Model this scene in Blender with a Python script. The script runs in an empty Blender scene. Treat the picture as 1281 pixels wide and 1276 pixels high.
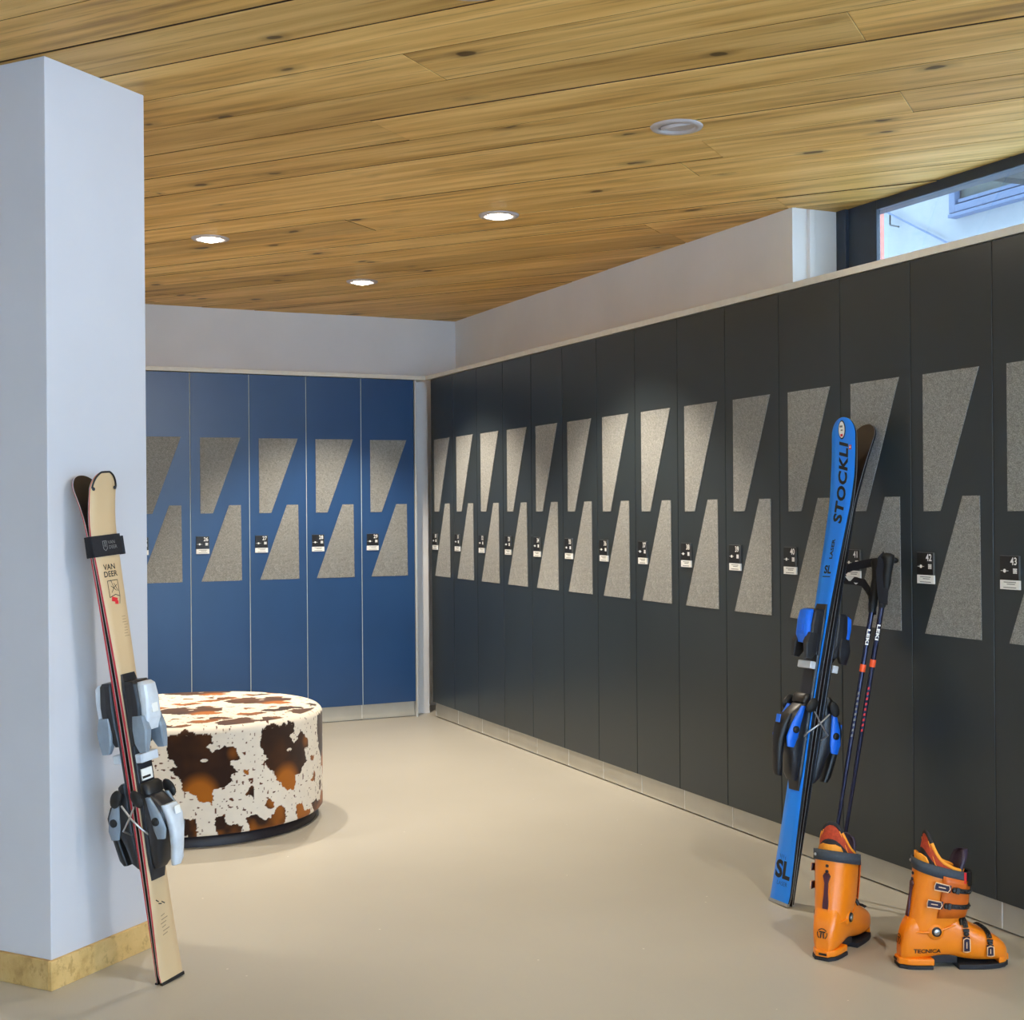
import bpy, bmesh, math, random
import numpy as np
from mathutils import Vector, Matrix

SC = bpy.context.scene
COL = SC.collection
R = math.radians
PI = math.pi

# ---------------------------------------------------------------- camera
cam_data = bpy.data.cameras.new('camera')
cam = bpy.data.objects.new('camera', cam_data)
COL.objects.link(cam)
_fw = Vector((0.422148, 0.906527, -0.000205))
_rt = Vector((0.906500, -0.422137, -0.007611))
_up = Vector((0.006986, -0.003027, 0.999971))
cam.matrix_world = Matrix(((_rt.x, _up.x, -_fw.x, 0), (_rt.y, _up.y, -_fw.y, 0), (_rt.z, _up.z, -_fw.z, 1.25), (0, 0, 0, 1)))
cam_data.sensor_width = 36
cam_data.lens = 1659.41 / 1281 * 36
cam_data.shift_y = -3.0 / 1281
cam_data.clip_start = 0.05
SC.camera = cam

# ---------------------------------------------------------------- sky, exposure
world = bpy.data.worlds.new('sky')
SC.world = world
world.use_nodes = True
_bg = world.node_tree.nodes['Background']
_bg.inputs['Color'].default_value = (0.50, 0.72, 1.0, 1)
_bg.inputs['Strength'].default_value = 10.5
SC.view_settings.view_transform = 'Standard'
SC.view_settings.look = 'None'
SC.view_settings.gamma = 1.0
SC.view_settings.use_curve_mapping = False
SC.view_settings.exposure = 0.1
SC.cycles.use_denoising = True
SC.cycles.max_bounces = 10
SC.cycles.diffuse_bounces = 6
SC.cycles.sample_clamp_indirect = 8.0
SC.cycles.caustics_reflective = False
SC.cycles.caustics_refractive = False

LAMP_W = 138.0                     # downlights over the lockers and pouf
LAMP_NEAR_W = 22.0                 # downlights over the entrance zone
LAMP_COL = (1.0, 0.89, 0.73)

# ---------------------------------------------------------------- main measures (metres)
AX = 2.907      # front of the right-hand locker doors (plane x)
BY = 7.458      # front of the back locker doors (plane y)
WALL_X, WALL_Y = 3.258, 7.837
WIN_X = 3.474
ZC = 2.440      # ceiling
ZT, ZB = 2.017, 0.092   # locker door top / bottom
LEFT_X, REAR_Y = -3.0, -4.0
PB = R(-51.2)   # direction of the ceiling planks and of the pillar's short face
UB = Vector((math.cos(PB), math.sin(PB), 0))
NB = Vector((-math.sin(PB), math.cos(PB), 0))
PIL = Vector((0.3636, 3.6527, 0))     # near corner of the pillar

# ================================================================= helpers
def lin(r, g, b):
    f = lambda c: (c / 255 / 12.92) if c / 255 <= 0.04045 else ((c / 255 + 0.055) / 1.055) ** 2.4
    return (f(r), f(g), f(b), 1.0)

class NT:
    def __init__(s, name):
        s.m = bpy.data.materials.new(name)
        s.m.use_nodes = True
        s.t = s.m.node_tree
        s.b = s.t.nodes['Principled BSDF']
    def n(s, kind, **kw):
        nd = s.t.nodes.new(kind)
        for k, v in kw.items():
            if k.startswith('i_'):
                nd.inputs[k[2:].replace('_', ' ')].default_value = v
            else:
                setattr(nd, k, v)
        return nd
    def l(s, a, b):
        s.t.links.new(a, b)
    def ramp(s, fac, stops):
        r = s.t.nodes.new('ShaderNodeValToRGB')
        els = r.color_ramp.elements
        while len(els) < len(stops):
            els.new(0.5)
        for e, (p, c) in zip(els, stops):
            e.position = p
            e.color = c
        s.l(fac, r.inputs['Fac'])
        return r.outputs['Color']
    def mix(s, fac, a, b, mode='MIX'):
        x = s.t.nodes.new('ShaderNodeMix')
        x.data_type = 'RGBA'
        x.blend_type = mode
        for sock, v in ((x.inputs[0], fac), (x.inputs[6], a), (x.inputs[7], b)):
            if hasattr(v, 'links'):
                s.l(v, sock)
            else:
                sock.default_value = v
        return x.outputs[2]
    def math(s, op, a, b=None):
        x = s.t.nodes.new('ShaderNodeMath')
        x.operation = op
        for i, v in enumerate((a, b)):
            if v is None:
                continue
            if hasattr(v, 'links'):
                s.l(v, x.inputs[i])
            else:
                x.inputs[i].default_value = v
        return x.outputs[0]
    def coords(s, scale=(1, 1, 1), kind='Object'):
        tc = s.t.nodes.new('ShaderNodeTexCoord')
        mp = s.t.nodes.new('ShaderNodeMapping')
        mp.inputs['Scale'].default_value = scale
        s.l(tc.outputs[kind], mp.inputs['Vector'])
        return mp.outputs['Vector']
    def bump(s, h, strength=0.2, dist=0.002):
        b = s.t.nodes.new('ShaderNodeBump')
        b.inputs['Strength'].default_value = strength
        b.inputs['Distance'].default_value = dist
        s.l(h, b.inputs['Height'])
        s.l(b.outputs['Normal'], s.b.inputs['Normal'])

def simple(name, col, rough=0.5, metal=0.0, var=0.06, scale=30, spec=0.5, bump=0.0, coat=0.0):
    k = NT(name)
    v = k.coords()
    nz = k.n('ShaderNodeTexNoise', i_Scale=scale, i_Detail=4.0)
    k.l(v, nz.inputs['Vector'])
    c2 = tuple(max(0, x * (1 - var * 2)) for x in col[:3]) + (1,)
    c3 = tuple(min(1, x * (1 + var * 2)) for x in col[:3]) + (1,)
    k.l(k.ramp(nz.outputs['Fac'], [(0.3, c2), (0.7, c3)]), k.b.inputs['Base Color'])
    k.b.inputs['Roughness'].default_value = rough
    k.b.inputs['Metallic'].default_value = metal
    k.b.inputs['Specular IOR Level'].default_value = spec
    k.b.inputs['Coat Weight'].default_value = coat
    if bump:
        k.bump(nz.outputs['Fac'], bump)
    return k.m

def emis(name, col, strength):
    k = NT(name)
    k.b.inputs['Base Color'].default_value = (0.8, 0.8, 0.8, 1)
    k.b.inputs['Emission Color'].default_value = col
    k.b.inputs['Emission Strength'].default_value = strength
    return k.m

# ---- geometry builder
class MB:
    def __init__(s):
        s.v = []; s.f = []; s.mi = []; s.sm = []; s.cur = 0; s.M = Matrix()
    def add(s, vs, fs, smooth=False):
        o = len(s.v)
        s.v += [tuple(s.M @ Vector(p)) for p in vs]
        for f in fs:
            s.f.append([i + o for i in f]); s.mi.append(s.cur); s.sm.append(smooth)
        return s
    def box(s, c, d, rot=None):
        hx, hy, hz = d[0] / 2, d[1] / 2, d[2] / 2
        vs = [Vector((x, y, z)) for x in (-hx, hx) for y in (-hy, hy) for z in (-hz, hz)]
        if rot is not None:
            vs = [rot @ p for p in vs]
        vs = [p + Vector(c) for p in vs]
        return s.add(vs, [(0, 1, 3, 2), (4, 6, 7, 5), (0, 4, 5, 1), (2, 3, 7, 6), (0, 2, 6, 4), (1, 5, 7, 3)])
    def loft(s, rings, cap0=True, cap1=True, closed=True, smooth=True):
        n = len(rings[0]); vs = [p for r in rings for p in r]; fs = []
        for i in range(len(rings) - 1):
            for j in range(n if closed else n - 1):
                k = (j + 1) % n
                fs.append((i * n + j, i * n + k, (i + 1) * n + k, (i + 1) * n + j))
        s.add(vs, fs, smooth)
        if cap0: s.add(rings[0], [tuple(reversed(range(n)))], False)
        if cap1: s.add(rings[-1], [tuple(range(n))], False)
        return s
    def tube(s, path, r, n=8, caps=True, closed=False):
        path = [Vector(p) for p in path]; rings = []; prev = None
        m = len(path)
        for i, p in enumerate(path):
            a = path[(i - 1) % m] if closed else path[max(i - 1, 0)]
            b = path[(i + 1) % m] if closed else path[min(i + 1, m - 1)]
            t = (b - a).normalized()
            if prev is None:
                x = t.orthogonal().normalized()
            else:
                x = (prev - t * prev.dot(t)).normalized()
            prev = x; y = t.cross(x)
            rr = r[i] if isinstance(r, (list, tuple)) else r
            rings.append([p + (x * math.cos(2 * PI * k / n) + y * math.sin(2 * PI * k / n)) * rr for k in range(n)])
        if closed:
            rings.append(rings[0])
            return s.loft(rings, False, False)
        return s.loft(rings, caps, caps)
    def prism(s, poly, z0, z1):
        n = len(poly)
        vs = [(x, y, z0) for x, y in poly] + [(x, y, z1) for x, y in poly]
        fs = [tuple(reversed(range(n))), tuple(range(n, 2 * n))]
        fs += [(i, (i + 1) % n, n + (i + 1) % n, n + i) for i in range(n)]
        return s.add(vs, fs)
    def lathe(s, prof, n=48, axis_pt=(0, 0, 0), smooth=True):
        c = Vector(axis_pt)
        rings = [[c + Vector((r * math.cos(2 * PI * k / n), r * math.sin(2 * PI * k / n), z)) for k in range(n)] for r, z in prof]
        return s.loft(rings, prof[0][0] > 1e-5, prof[-1][0] > 1e-5, True, smooth)
    def ell(s, c, rad, n=12, m=8, rot=None):
        rings = []
        for i in range(1, m):
            t = PI * i / m
            ring = []
            for k in range(n):
                p = Vector((rad[0] * math.sin(t) * math.cos(2 * PI * k / n), rad[1] * math.sin(t) * math.sin(2 * PI * k / n), -rad[2] * math.cos(t)))
                ring.append((rot @ p if rot is not None else p) + Vector(c))
            rings.append(ring)
        return s.loft(rings)
    def build(s, name, mats, parent=None, bevel=0.0, seg=2, mat_world=None):
        me = bpy.data.meshes.new(name)
        me.from_pydata(s.v, [], s.f)
        mats = mats if isinstance(mats, (list, tuple)) else [mats]
        for m in mats: me.materials.append(m)
        me.polygons.foreach_set('material_index', s.mi)
        me.polygons.foreach_set('use_smooth', s.sm)
        bm = bmesh.new(); bm.from_mesh(me)
        bmesh.ops.recalc_face_normals(bm, faces=bm.faces)
        bm.to_mesh(me); bm.free()
        me.update()
        return link(name, me, parent, bevel, seg, mat_world)

def link(name, me, parent=None, bevel=0.0, seg=2, mat=None):
    o = bpy.data.objects.new(name, me)
    COL.objects.link(o)
    if parent is not None: o.parent = parent
    if mat is not None: o.matrix_local = mat
    if bevel:
        b = o.modifiers.new('bevel', 'BEVEL'); b.width = bevel; b.segments = seg; b.limit_method = 'ANGLE'; b.angle_limit = R(40)
    return o

def thing(name, label, cat, mat=None, group=None):
    o = bpy.data.objects.new(name, None)
    o.empty_display_size = 0.05
    COL.objects.link(o)
    if mat is not None: o.matrix_world = mat
    o['label'] = label; o['category'] = cat
    if group: o['group'] = group
    return o

def tag(o, label, cat, group=None):
    o['label'] = label; o['category'] = cat
    if group: o['group'] = group
    return o

def struct(o, label=None):
    o['kind'] = 'structure'
    if label: o['label'] = label
    return o

_txt = {}
def text_mesh(txt, size, extrude=0.0, shear=0.0, bold=0.0, align='CENTER', sx=1.0, spc=1.0):
    """vertices / faces of a line of lettering, lying in x-y"""
    key = (txt, size, extrude, shear, bold, align, sx, spc)
    if key in _txt: return _txt[key]
    cu = bpy.data.curves.new('lettering', 'FONT')
    cu.body = txt; cu.size = size; cu.extrude = extrude; cu.shear = shear; cu.offset = bold
    cu.space_character = spc; cu.align_x = align; cu.align_y = 'CENTER'; cu.resolution_u = 3
    o = bpy.data.objects.new('lettering', cu); COL.objects.link(o)
    dg = bpy.context.evaluated_depsgraph_get()
    me = bpy.data.meshes.new_from_object(o.evaluated_get(dg))
    vs = [(v.co.x * sx, v.co.y, v.co.z) for v in me.vertices]; fs = [list(p.vertices) for p in me.polygons]
    bpy.data.objects.remove(o); bpy.data.curves.remove(cu); bpy.data.meshes.remove(me)
    _txt[key] = (vs, fs)
    return vs, fs

def mapped(mesh, fn):
    vs, fs = mesh
    return [fn(*v) for v in vs], fs

def raw_build(name, vs, fs, mat, parent=None):
    me = bpy.data.meshes.new(name); me.from_pydata([tuple(v) for v in vs], [], fs); me.materials.append(mat); me.update()
    return link(name, me, parent)

# ================================================================= materials
M = {}
def mk_wood(name, c_lo, c_mid, c_hi, knots=True, rough=0.55):
    k = NT(name)
    tc = k.n('ShaderNodeTexCoord')
    oi = k.n('ShaderNodeObjectInfo')
    off = k.n('ShaderNodeCombineXYZ')
    k.l(k.math('MULTIPLY', oi.outputs['Random'], 37.0), off.inputs[0])
    k.l(k.math('MULTIPLY', oi.outputs['Random'], 91.0), off.inputs[2])
    ad = k.n('ShaderNodeVectorMath', operation='ADD')
    k.l(tc.outputs['Object'], ad.inputs[0]); k.l(off.outputs[0], ad.inputs[1])
    def mp(sc):
        m_ = k.n('ShaderNodeMapping'); m_.inputs['Scale'].default_value = sc
        k.l(ad.outputs[0], m_.inputs['Vector']); return m_.outputs['Vector']
    n1 = k.n('ShaderNodeTexNoise', i_Scale=1.0, i_Detail=7.0, i_Roughness=0.62, i_Distortion=0.4)
    k.l(mp((1.3, 22, 14)), n1.inputs['Vector'])
    n2 = k.n('ShaderNodeTexNoise', i_Scale=1.0, i_Detail=3.0, i_Distortion=0.5)
    k.l(mp((0.9, 4.5, 3)), n2.inputs['Vector'])
    wv = k.n('ShaderNodeTexWave', i_Scale=1.0, i_Distortion=14.0, i_Detail=2.0, i_Detail_Scale=0.9)
    wv.bands_direction = 'Y'
    k.l(mp((0.7, 3.6, 1)), wv.inputs['Vector'])
    g = k.math('ADD', k.math('MULTIPLY', n1.outputs['Fac'], 0.50), k.math('MULTIPLY', n2.outputs['Fac'], 0.42))
    g = k.math('ADD', g, k.math('MULTIPLY', wv.outputs['Fac'], 0.08))
    c = k.ramp(g, [(0.30, c_lo), (0.45, c_mid), (0.64, c_hi)])
    # fine dark grain lines
    n3 = k.n('ShaderNodeTexNoise', i_Scale=1.0, i_Detail=5.0, i_Roughness=0.7)
    k.l(mp((1.8, 60, 30)), n3.inputs['Vector'])
    ln = k.ramp(n3.outputs['Fac'], [(0.34, (1, 1, 1, 1)), (0.46, (0, 0, 0, 1))])
    c = k.mix(k.math('MULTIPLY', ln, 0.6), c, c_lo)
    if knots:
        vo = k.n('ShaderNodeTexVoronoi', i_Scale=1.0, i_Randomness=1.0)
        nd = k.n('ShaderNodeTexNoise', i_Scale=9.0, i_Detail=2.0)
        k.l(ad.outputs[0], nd.inputs['Vector'])
        vm = k.n('ShaderNodeVectorMath', operation='SCALE'); vm.inputs['Scale'].default_value = 0.28
        k.l(nd.outputs['Color'], vm.inputs[0])
        va = k.n('ShaderNodeVectorMath', operation='ADD')
        k.l(mp((3.1, 6.4, 1)), va.inputs[0]); k.l(vm.outputs[0], va.inputs[1])
        k.l(va.outputs[0], vo.inputs['Vector'])
        kn = k.ramp(vo.outputs['Distance'], [(0.085, (1, 1, 1, 1)), (0.115, (0.35, 0.35, 0.35, 1)), (0.24, (0, 0, 0, 1))])
        sel = k.n('ShaderNodeSeparateColor'); k.l(vo.outputs['Color'], sel.inputs[0])
        on = k.math('GREATER_THAN', sel.outputs[0], 0.3)
        c = k.mix(k.math('MULTIPLY', k.math('MULTIPLY', kn, on), 0.85), c, tuple(x * 0.16 for x in c_lo[:3]) + (1,))
    # board to board tone
    tone = k.ramp(oi.outputs['Random'], [(0.0, (0.82, 0.80, 0.76, 1)), (0.35, (1.08, 1.07, 1.05, 1)), (0.7, (1.16, 1.14, 1.10, 1)), (1.0, (0.94, 0.92, 0.88, 1))])
    c = k.mix(1.0, c, tone, 'MULTIPLY')
    k.l(c, k.b.inputs['Base Color'])
    k.b.inputs['Roughness'].default_value = rough
    k.b.inputs['Specular IOR Level'].default_value = 0.3
    k.bump(n3.outputs['Fac'], 0.25, 0.001)
    return k.m

M['plank'] = mk_wood('old_wood', lin(150, 112, 54), lin(218, 173, 97), lin(246, 206, 132))
M['plank_edge'] = simple('shaded_plank_edge', lin(58, 40, 20), 0.8)  # plank sides coloured dark to paint shadow into the seams
M['base_wood'] = mk_wood('skirting_wood', lin(150, 118, 66), lin(196, 164, 106), lin(214, 184, 128), knots=False)
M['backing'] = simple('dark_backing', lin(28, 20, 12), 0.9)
M['plaster'] = simple('white_plaster', lin(242, 241, 240), 0.75, var=0.015, scale=3)
M['pillar'] = simple('pale_grey_paint', lin(201, 202, 208), 0.7, var=0.012, scale=3)
M['trim_white'] = simple('cream_lacquer_edge', lin(222, 218, 206), 0.5, var=0.02)

def mk_floor():
    k = NT('resin_floor')
    v = k.coords()
    n1 = k.n('ShaderNodeTexNoise', i_Scale=0.9, i_Detail=4.0); k.l(v, n1.inputs['Vector'])
    n2 = k.n('ShaderNodeTexNoise', i_Scale=220.0, i_Detail=2.0); k.l(v, n2.inputs['Vector'])
    c = k.ramp(n1.outputs['Fac'], [(0.3, lin(176, 172, 162)), (0.7, lin(186, 182, 172))])
    c = k.mix(k.math('MULTIPLY', n2.outputs['Fac'], 0.12), c, lin(150, 136, 112))
    vo = k.n('ShaderNodeTexVoronoi', i_Scale=9.0); k.l(v, vo.inputs['Vector'])
    sp = k.math('LESS_THAN', vo.outputs['Distance'], 0.028)
    c = k.mix(k.math('MULTIPLY', sp, 0.6), c, lin(238, 232, 220))
    k.l(c, k.b.inputs['Base Color'])
    k.b.inputs['Roughness'].default_value = 0.42
    k.b.inputs['Specular IOR Level'].default_value = 0.35
    k.bump(n2.outputs['Fac'], 0.06, 0.0006)
    return k.m
M['floor'] = mk_floor()

def mk_lacquer(name, col, rough=0.33, spec=0.5):
    k = NT(name)
    v = k.coords()
    n1 = k.n('ShaderNodeTexNoise', i_Scale=3.0, i_Detail=3.0); k.l(v, n1.inputs['Vector'])
    k.l(k.ramp(n1.outputs['Fac'], [(0.3, tuple(x * 0.94 for x in col[:3]) + (1,)), (0.7, tuple(x * 1.06 for x in col[:3]) + (1,))]), k.b.inputs['Base Color'])
    k.b.inputs['Roughness'].default_value = rough
    k.b.inputs['Specular IOR Level'].default_value = spec
    n2 = k.n('ShaderNodeTexNoise', i_Scale=260.0); k.l(v, n2.inputs['Vector'])
    k.bump(n2.outputs['Fac'], 0.03, 0.0005)
    return k.m
M['lacquer'] = mk_lacquer('anthracite_lacquer', lin(46, 53, 56))
M['lacquer_daylight_blue'] = mk_lacquer('daylight_tinted_lacquer', lin(36, 72, 118), 0.30, 0.5)  # back row: blue daylight reflection partly put into the lacquer colour
M['carcass'] = simple('pale_carcass', lin(200, 202, 200), 0.5, var=0.02)
M['carcass_dark'] = simple('dark_carcass', lin(22, 24, 26), 0.6, var=0.02)
M['alu'] = simple('pale_edge_profile', lin(206, 212, 212), 0.45, var=0.02)
M['plinth'] = simple('brushed_steel_plinth', lin(196, 192, 180), 0.38, metal=0.35, var=0.03, scale=8)

def mk_felt():
    k = NT('grey_felt')
    v = k.coords()
    n1 = k.n('ShaderNodeTexNoise', i_Scale=430.0, i_Detail=4.0, i_Roughness=0.8); k.l(v, n1.inputs['Vector'])
    n2 = k.n('ShaderNodeTexNoise', i_Scale=75.0, i_Detail=3.0); k.l(v, n2.inputs['Vector'])
    f = k.math('ADD', k.math('MULTIPLY', n1.outputs['Fac'], 0.88), k.math('MULTIPLY', n2.outputs['Fac'], 0.12))
    k.l(k.ramp(f, [(0.36, lin(88, 88, 86)), (0.5, lin(138, 138, 134)), (0.64, lin(190, 189, 184))]), k.b.inputs['Base Color'])
    k.b.inputs['Roughness'].default_value = 1.0
    k.b.inputs['Specular IOR Level'].default_value = 0.1
    k.b.inputs['Sheen Weight'].default_value = 0.25
    k.bump(n1.outputs['Fac'], 0.6, 0.002)
    return k.m
M['felt'] = mk_felt()
M['black_plastic'] = simple('black_plastic', lin(24, 24, 26), 0.42, var=0.05)
M['black_soft'] = simple('black_rubber', lin(20, 20, 21), 0.65, var=0.05)
M['plate_rim'] = simple('plate_edge', lin(90, 92, 92), 0.4)
M['white_card'] = simple('white_card', lin(240, 240, 236), 0.5, var=0.01)
M['white_print'] = simple('white_print', lin(245, 245, 242), 0.6, var=0.0)
M['grey_print'] = simple('grey_print', lin(120, 120, 118), 0.6, var=0.0)
M['black_print'] = simple('black_print', lin(16, 17, 22), 0.5, var=0.0)
M['faint_print'] = simple('faint_brown_print', lin(140, 118, 92), 0.6, var=0.0)
M['blue_print'] = simple('darker_blue_print', lin(18, 70, 160), 0.5, var=0.0)
M['red_print'] = simple('red_print', lin(214, 40, 46), 0.5, var=0.0)
M['tan_top'] = simple('tan_topsheet', lin(206, 178, 138), 0.38, var=0.02, scale=4)
M['blue_top'] = simple('blue_topsheet', lin(6, 134, 250), 0.3, var=0.015, scale=4, coat=0.3)
M['ski_side_red'] = simple('red_sidewall', lin(196, 42, 56), 0.4, var=0.03)
M['ski_side_black'] = simple('black_sidewall', lin(22, 23, 28), 0.35, var=0.03)
M['ski_base'] = simple('black_ski_base', lin(40, 30, 26), 0.4, var=0.1, scale=12)
M['steel'] = simple('steel_edge', lin(196, 198, 200), 0.28, metal=0.9, var=0.03)
M['dark_metal'] = simple('dark_metal', lin(46, 48, 52), 0.35, metal=0.6, var=0.05)
M['grey_shell'] = simple('grey_binding_shell', lin(134, 146, 158), 0.35, var=0.05)
M['pale_shell'] = simple('pale_binding_shell', lin(205, 212, 220), 0.35, var=0.05)
M['blue_shell'] = simple('blue_binding_shell', lin(24, 108, 232), 0.35, var=0.04)
M['binding_dark'] = simple('charcoal_binding_shell', lin(34, 35, 40), 0.38, var=0.06)
M['strap_black'] = simple('black_strap_fabric', lin(20, 19, 26), 0.8, var=0.08, scale=160, bump=0.3)
M['boot_orange'] = simple('orange_boot_shell', lin(240, 132, 18), 0.32, var=0.02, scale=6, coat=0.25)
M['boot_orange_deep'] = simple('deep_orange_cuff_flap', lin(205, 98, 20), 0.38, var=0.03, scale=6)
M['liner_black'] = simple('black_liner_fabric', lin(40, 38, 42), 0.85, var=0.1, scale=140, bump=0.3)
M['liner_rust'] = simple('rust_liner_lining', lin(176, 62, 32), 0.85, var=0.12, scale=120, bump=0.3)
M['liner_orange'] = simple('bright_orange_edging', lin(255, 160, 40), 0.6, var=0.03)
M['strap_grey'] = simple('slate_power_strap', lin(58, 66, 76), 0.75, var=0.06, scale=160, bump=0.2)
M['maroon'] = simple('maroon_plastic', lin(70, 24, 40), 0.4, var=0.05)
M['buckle_metal'] = simple('dark_buckle_metal', lin(52, 44, 60), 0.32, metal=0.6, var=0.08)
M['buckle_edge'] = simple('pale_buckle_edge', lin(232, 190, 150), 0.35, metal=0.3, var=0.04)
M['pole_shaft'] = simple('dark_violet_pole_shaft', lin(52, 54, 78), 0.25, metal=0.6, var=0.05)
M['band_orange'] = simple('orange_band', lin(255, 96, 46), 0.45, var=0.02)
M['sole_black'] = simple('black_sole_rubber', lin(30, 30, 36), 0.7, var=0.06)
M['frame_dark'] = simple('dark_blue_window_frame', lin(44, 54, 70), 0.4, var=0.04)
M['outside_wall'] = simple('outside_render', lin(166, 168, 170), 0.9, var=0.02, scale=5)
M['outside_frame'] = simple('outside_grey_blue_frame', lin(104, 118, 146), 0.5, var=0.03)
M['brick_pink'] = simple('outside_pink_post', lin(214, 128, 112), 0.8, var=0.1)
M['snow'] = simple('snow_ground', lin(236, 238, 242), 0.9, var=0.02, scale=2)
M['ring_grey'] = simple('silver_lamp_ring', lin(196, 186, 184), 0.42, metal=0.1, var=0.02)
M['reflector'] = simple('lamp_reflector', lin(196, 200, 200), 0.25, metal=0.7, var=0.02)
M['lens'] = emis('lit_lamp_lens', (1.0, 0.93, 0.78, 1), 22.0)
M['lens_off'] = simple('led_lens_glass', lin(150, 156, 152), 0.2, var=0.05, scale=60)
M['led_dot'] = emis('led_dot', (1.0, 0.95, 0.85, 1), 1.4)
M['pouf_base'] = simple('dark_pouf_base', lin(34, 26, 30), 0.5, var=0.05)

def mk_glass(name, tint):
    k = NT(name)
    t = k.n('ShaderNodeBsdfTransparent'); t.inputs['Color'].default_value = tint
    g = k.n('ShaderNodeBsdfGlossy'); g.inputs['Roughness'].default_value = 0.02
    lw = k.n('ShaderNodeLayerWeight'); lw.inputs['Blend'].default_value = 0.5
    fr = k.math('ADD', k.math('MULTIPLY', k.math('POWER', lw.outputs['Facing'], 4.0), 0.55), 0.04)
    mx = k.n('ShaderNodeMixShader')
    k.l(fr, mx.inputs[0]); k.l(t.outputs[0], mx.inputs[1]); k.l(g.outputs[0], mx.inputs[2])
    out = [n for n in k.t.nodes if n.type == 'OUTPUT_MATERIAL'][0]
    k.l(mx.outputs[0], out.inputs['Surface'])
    return k.m
M['glass'] = mk_glass('window_glass', (0.80, 0.81, 0.79, 1))
M['glass_clear'] = mk_glass('clear_glass', (0.93, 0.95, 0.96, 1))

# ================================================================= the room
# floor
b = MB(); b.box(((WIN_X + LEFT_X) / 2, (WALL_Y + REAR_Y) / 2, -0.05), (WIN_X - LEFT_X + 0.3, WALL_Y - REAR_Y + 0.3, 0.1))
struct(b.build('floor', M['floor']))

# ceiling: a dark board carrying old wooden planks
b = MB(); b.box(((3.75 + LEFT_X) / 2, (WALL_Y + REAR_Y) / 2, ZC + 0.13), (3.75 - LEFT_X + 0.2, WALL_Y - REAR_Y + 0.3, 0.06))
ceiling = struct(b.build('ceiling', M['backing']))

def clip(poly, px, py, nx, ny):
    """keep the side where (p - (px,py)).(nx,ny) <= 0"""
    out = []
    for i in range(len(poly)):
        a, c = poly[i], poly[(i + 1) % len(poly)]
        da = (a[0] - px) * nx + (a[1] - py) * ny; dc = (c[0] - px) * nx + (c[1] - py) * ny
        if da <= 0: out.append(a)
        if (da < 0 < dc) or (dc < 0 < da):
            t = da / (da - dc); out.append((a[0] + t * (c[0] - a[0]), a[1] + t * (c[1] - a[1])))
    return out

def inset(poly, d):
    """shrink a convex polygon by d"""
    n = len(poly); cx = sum(p[0] for p in poly) / n; cy = sum(p[1] for p in poly) / n
    out = list(poly)
    for i in range(n):
        a, c = poly[i], poly[(i + 1) % n]
        ex, ey = c[0] - a[0], c[1] - a[1]; L = math.hypot(ex, ey)
        if L < 1e-6: continue
        nx, ny = ey / L, -ex / L
        if (cx - a[0]) * nx + (cy - a[1]) * ny > 0: nx, ny = -nx, -ny
        out = clip(out, a[0] - nx * d, a[1] - ny * d, nx, ny)
        if len(out) < 3: return []
    return out

LAMPS = [(1.2644, 5.8286), (2.2392, 4.9141), (2.2312, 6.6308), (2.2313, 3.5473), (1.20, 2.775),
         (2.2, 1.35), (1.2, 0.2), (2.2, -1.4), (-0.6, 5.3), (-0.4, 1.6), (0.2, -2.4)]
HOLE = 0.062
cutter_mb = MB()
for lx, ly in LAMPS:
    cutter_mb.M = Matrix.Translation((lx, ly, ZC)); cutter_mb.lathe([(HOLE, -0.05), (HOLE, 0.06)], 24)

RZ = Matrix.Rotation(PB, 4, 'Z')
RZI = RZ.inverted()
seams = [-0.16, 0.06, 0.27, 0.49, 0.70, 0.92, 1.12, 1.35, 1.57, 1.79, 1.99, 2.19, 2.345, 2.560, 2.776, 2.996, 3.238, 3.467, 3.709, 3.925, 4.155]
w_cycle = [0.235, 0.215, 0.245, 0.22, 0.19, 0.23, 0.25]
s_ = seams[-1]; i_ = 0
while s_ < 7.6:
    s_ += w_cycle[i_ % 7]; i_ += 1; seams.append(s_)
s_ = seams[0]; pre = []
while s_ > -4.6:
    s_ -= w_cycle[i_ % 7]; i_ += 1; pre.append(s_)
seams = pre[::-1] + seams
rng = random.Random(11)
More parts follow.
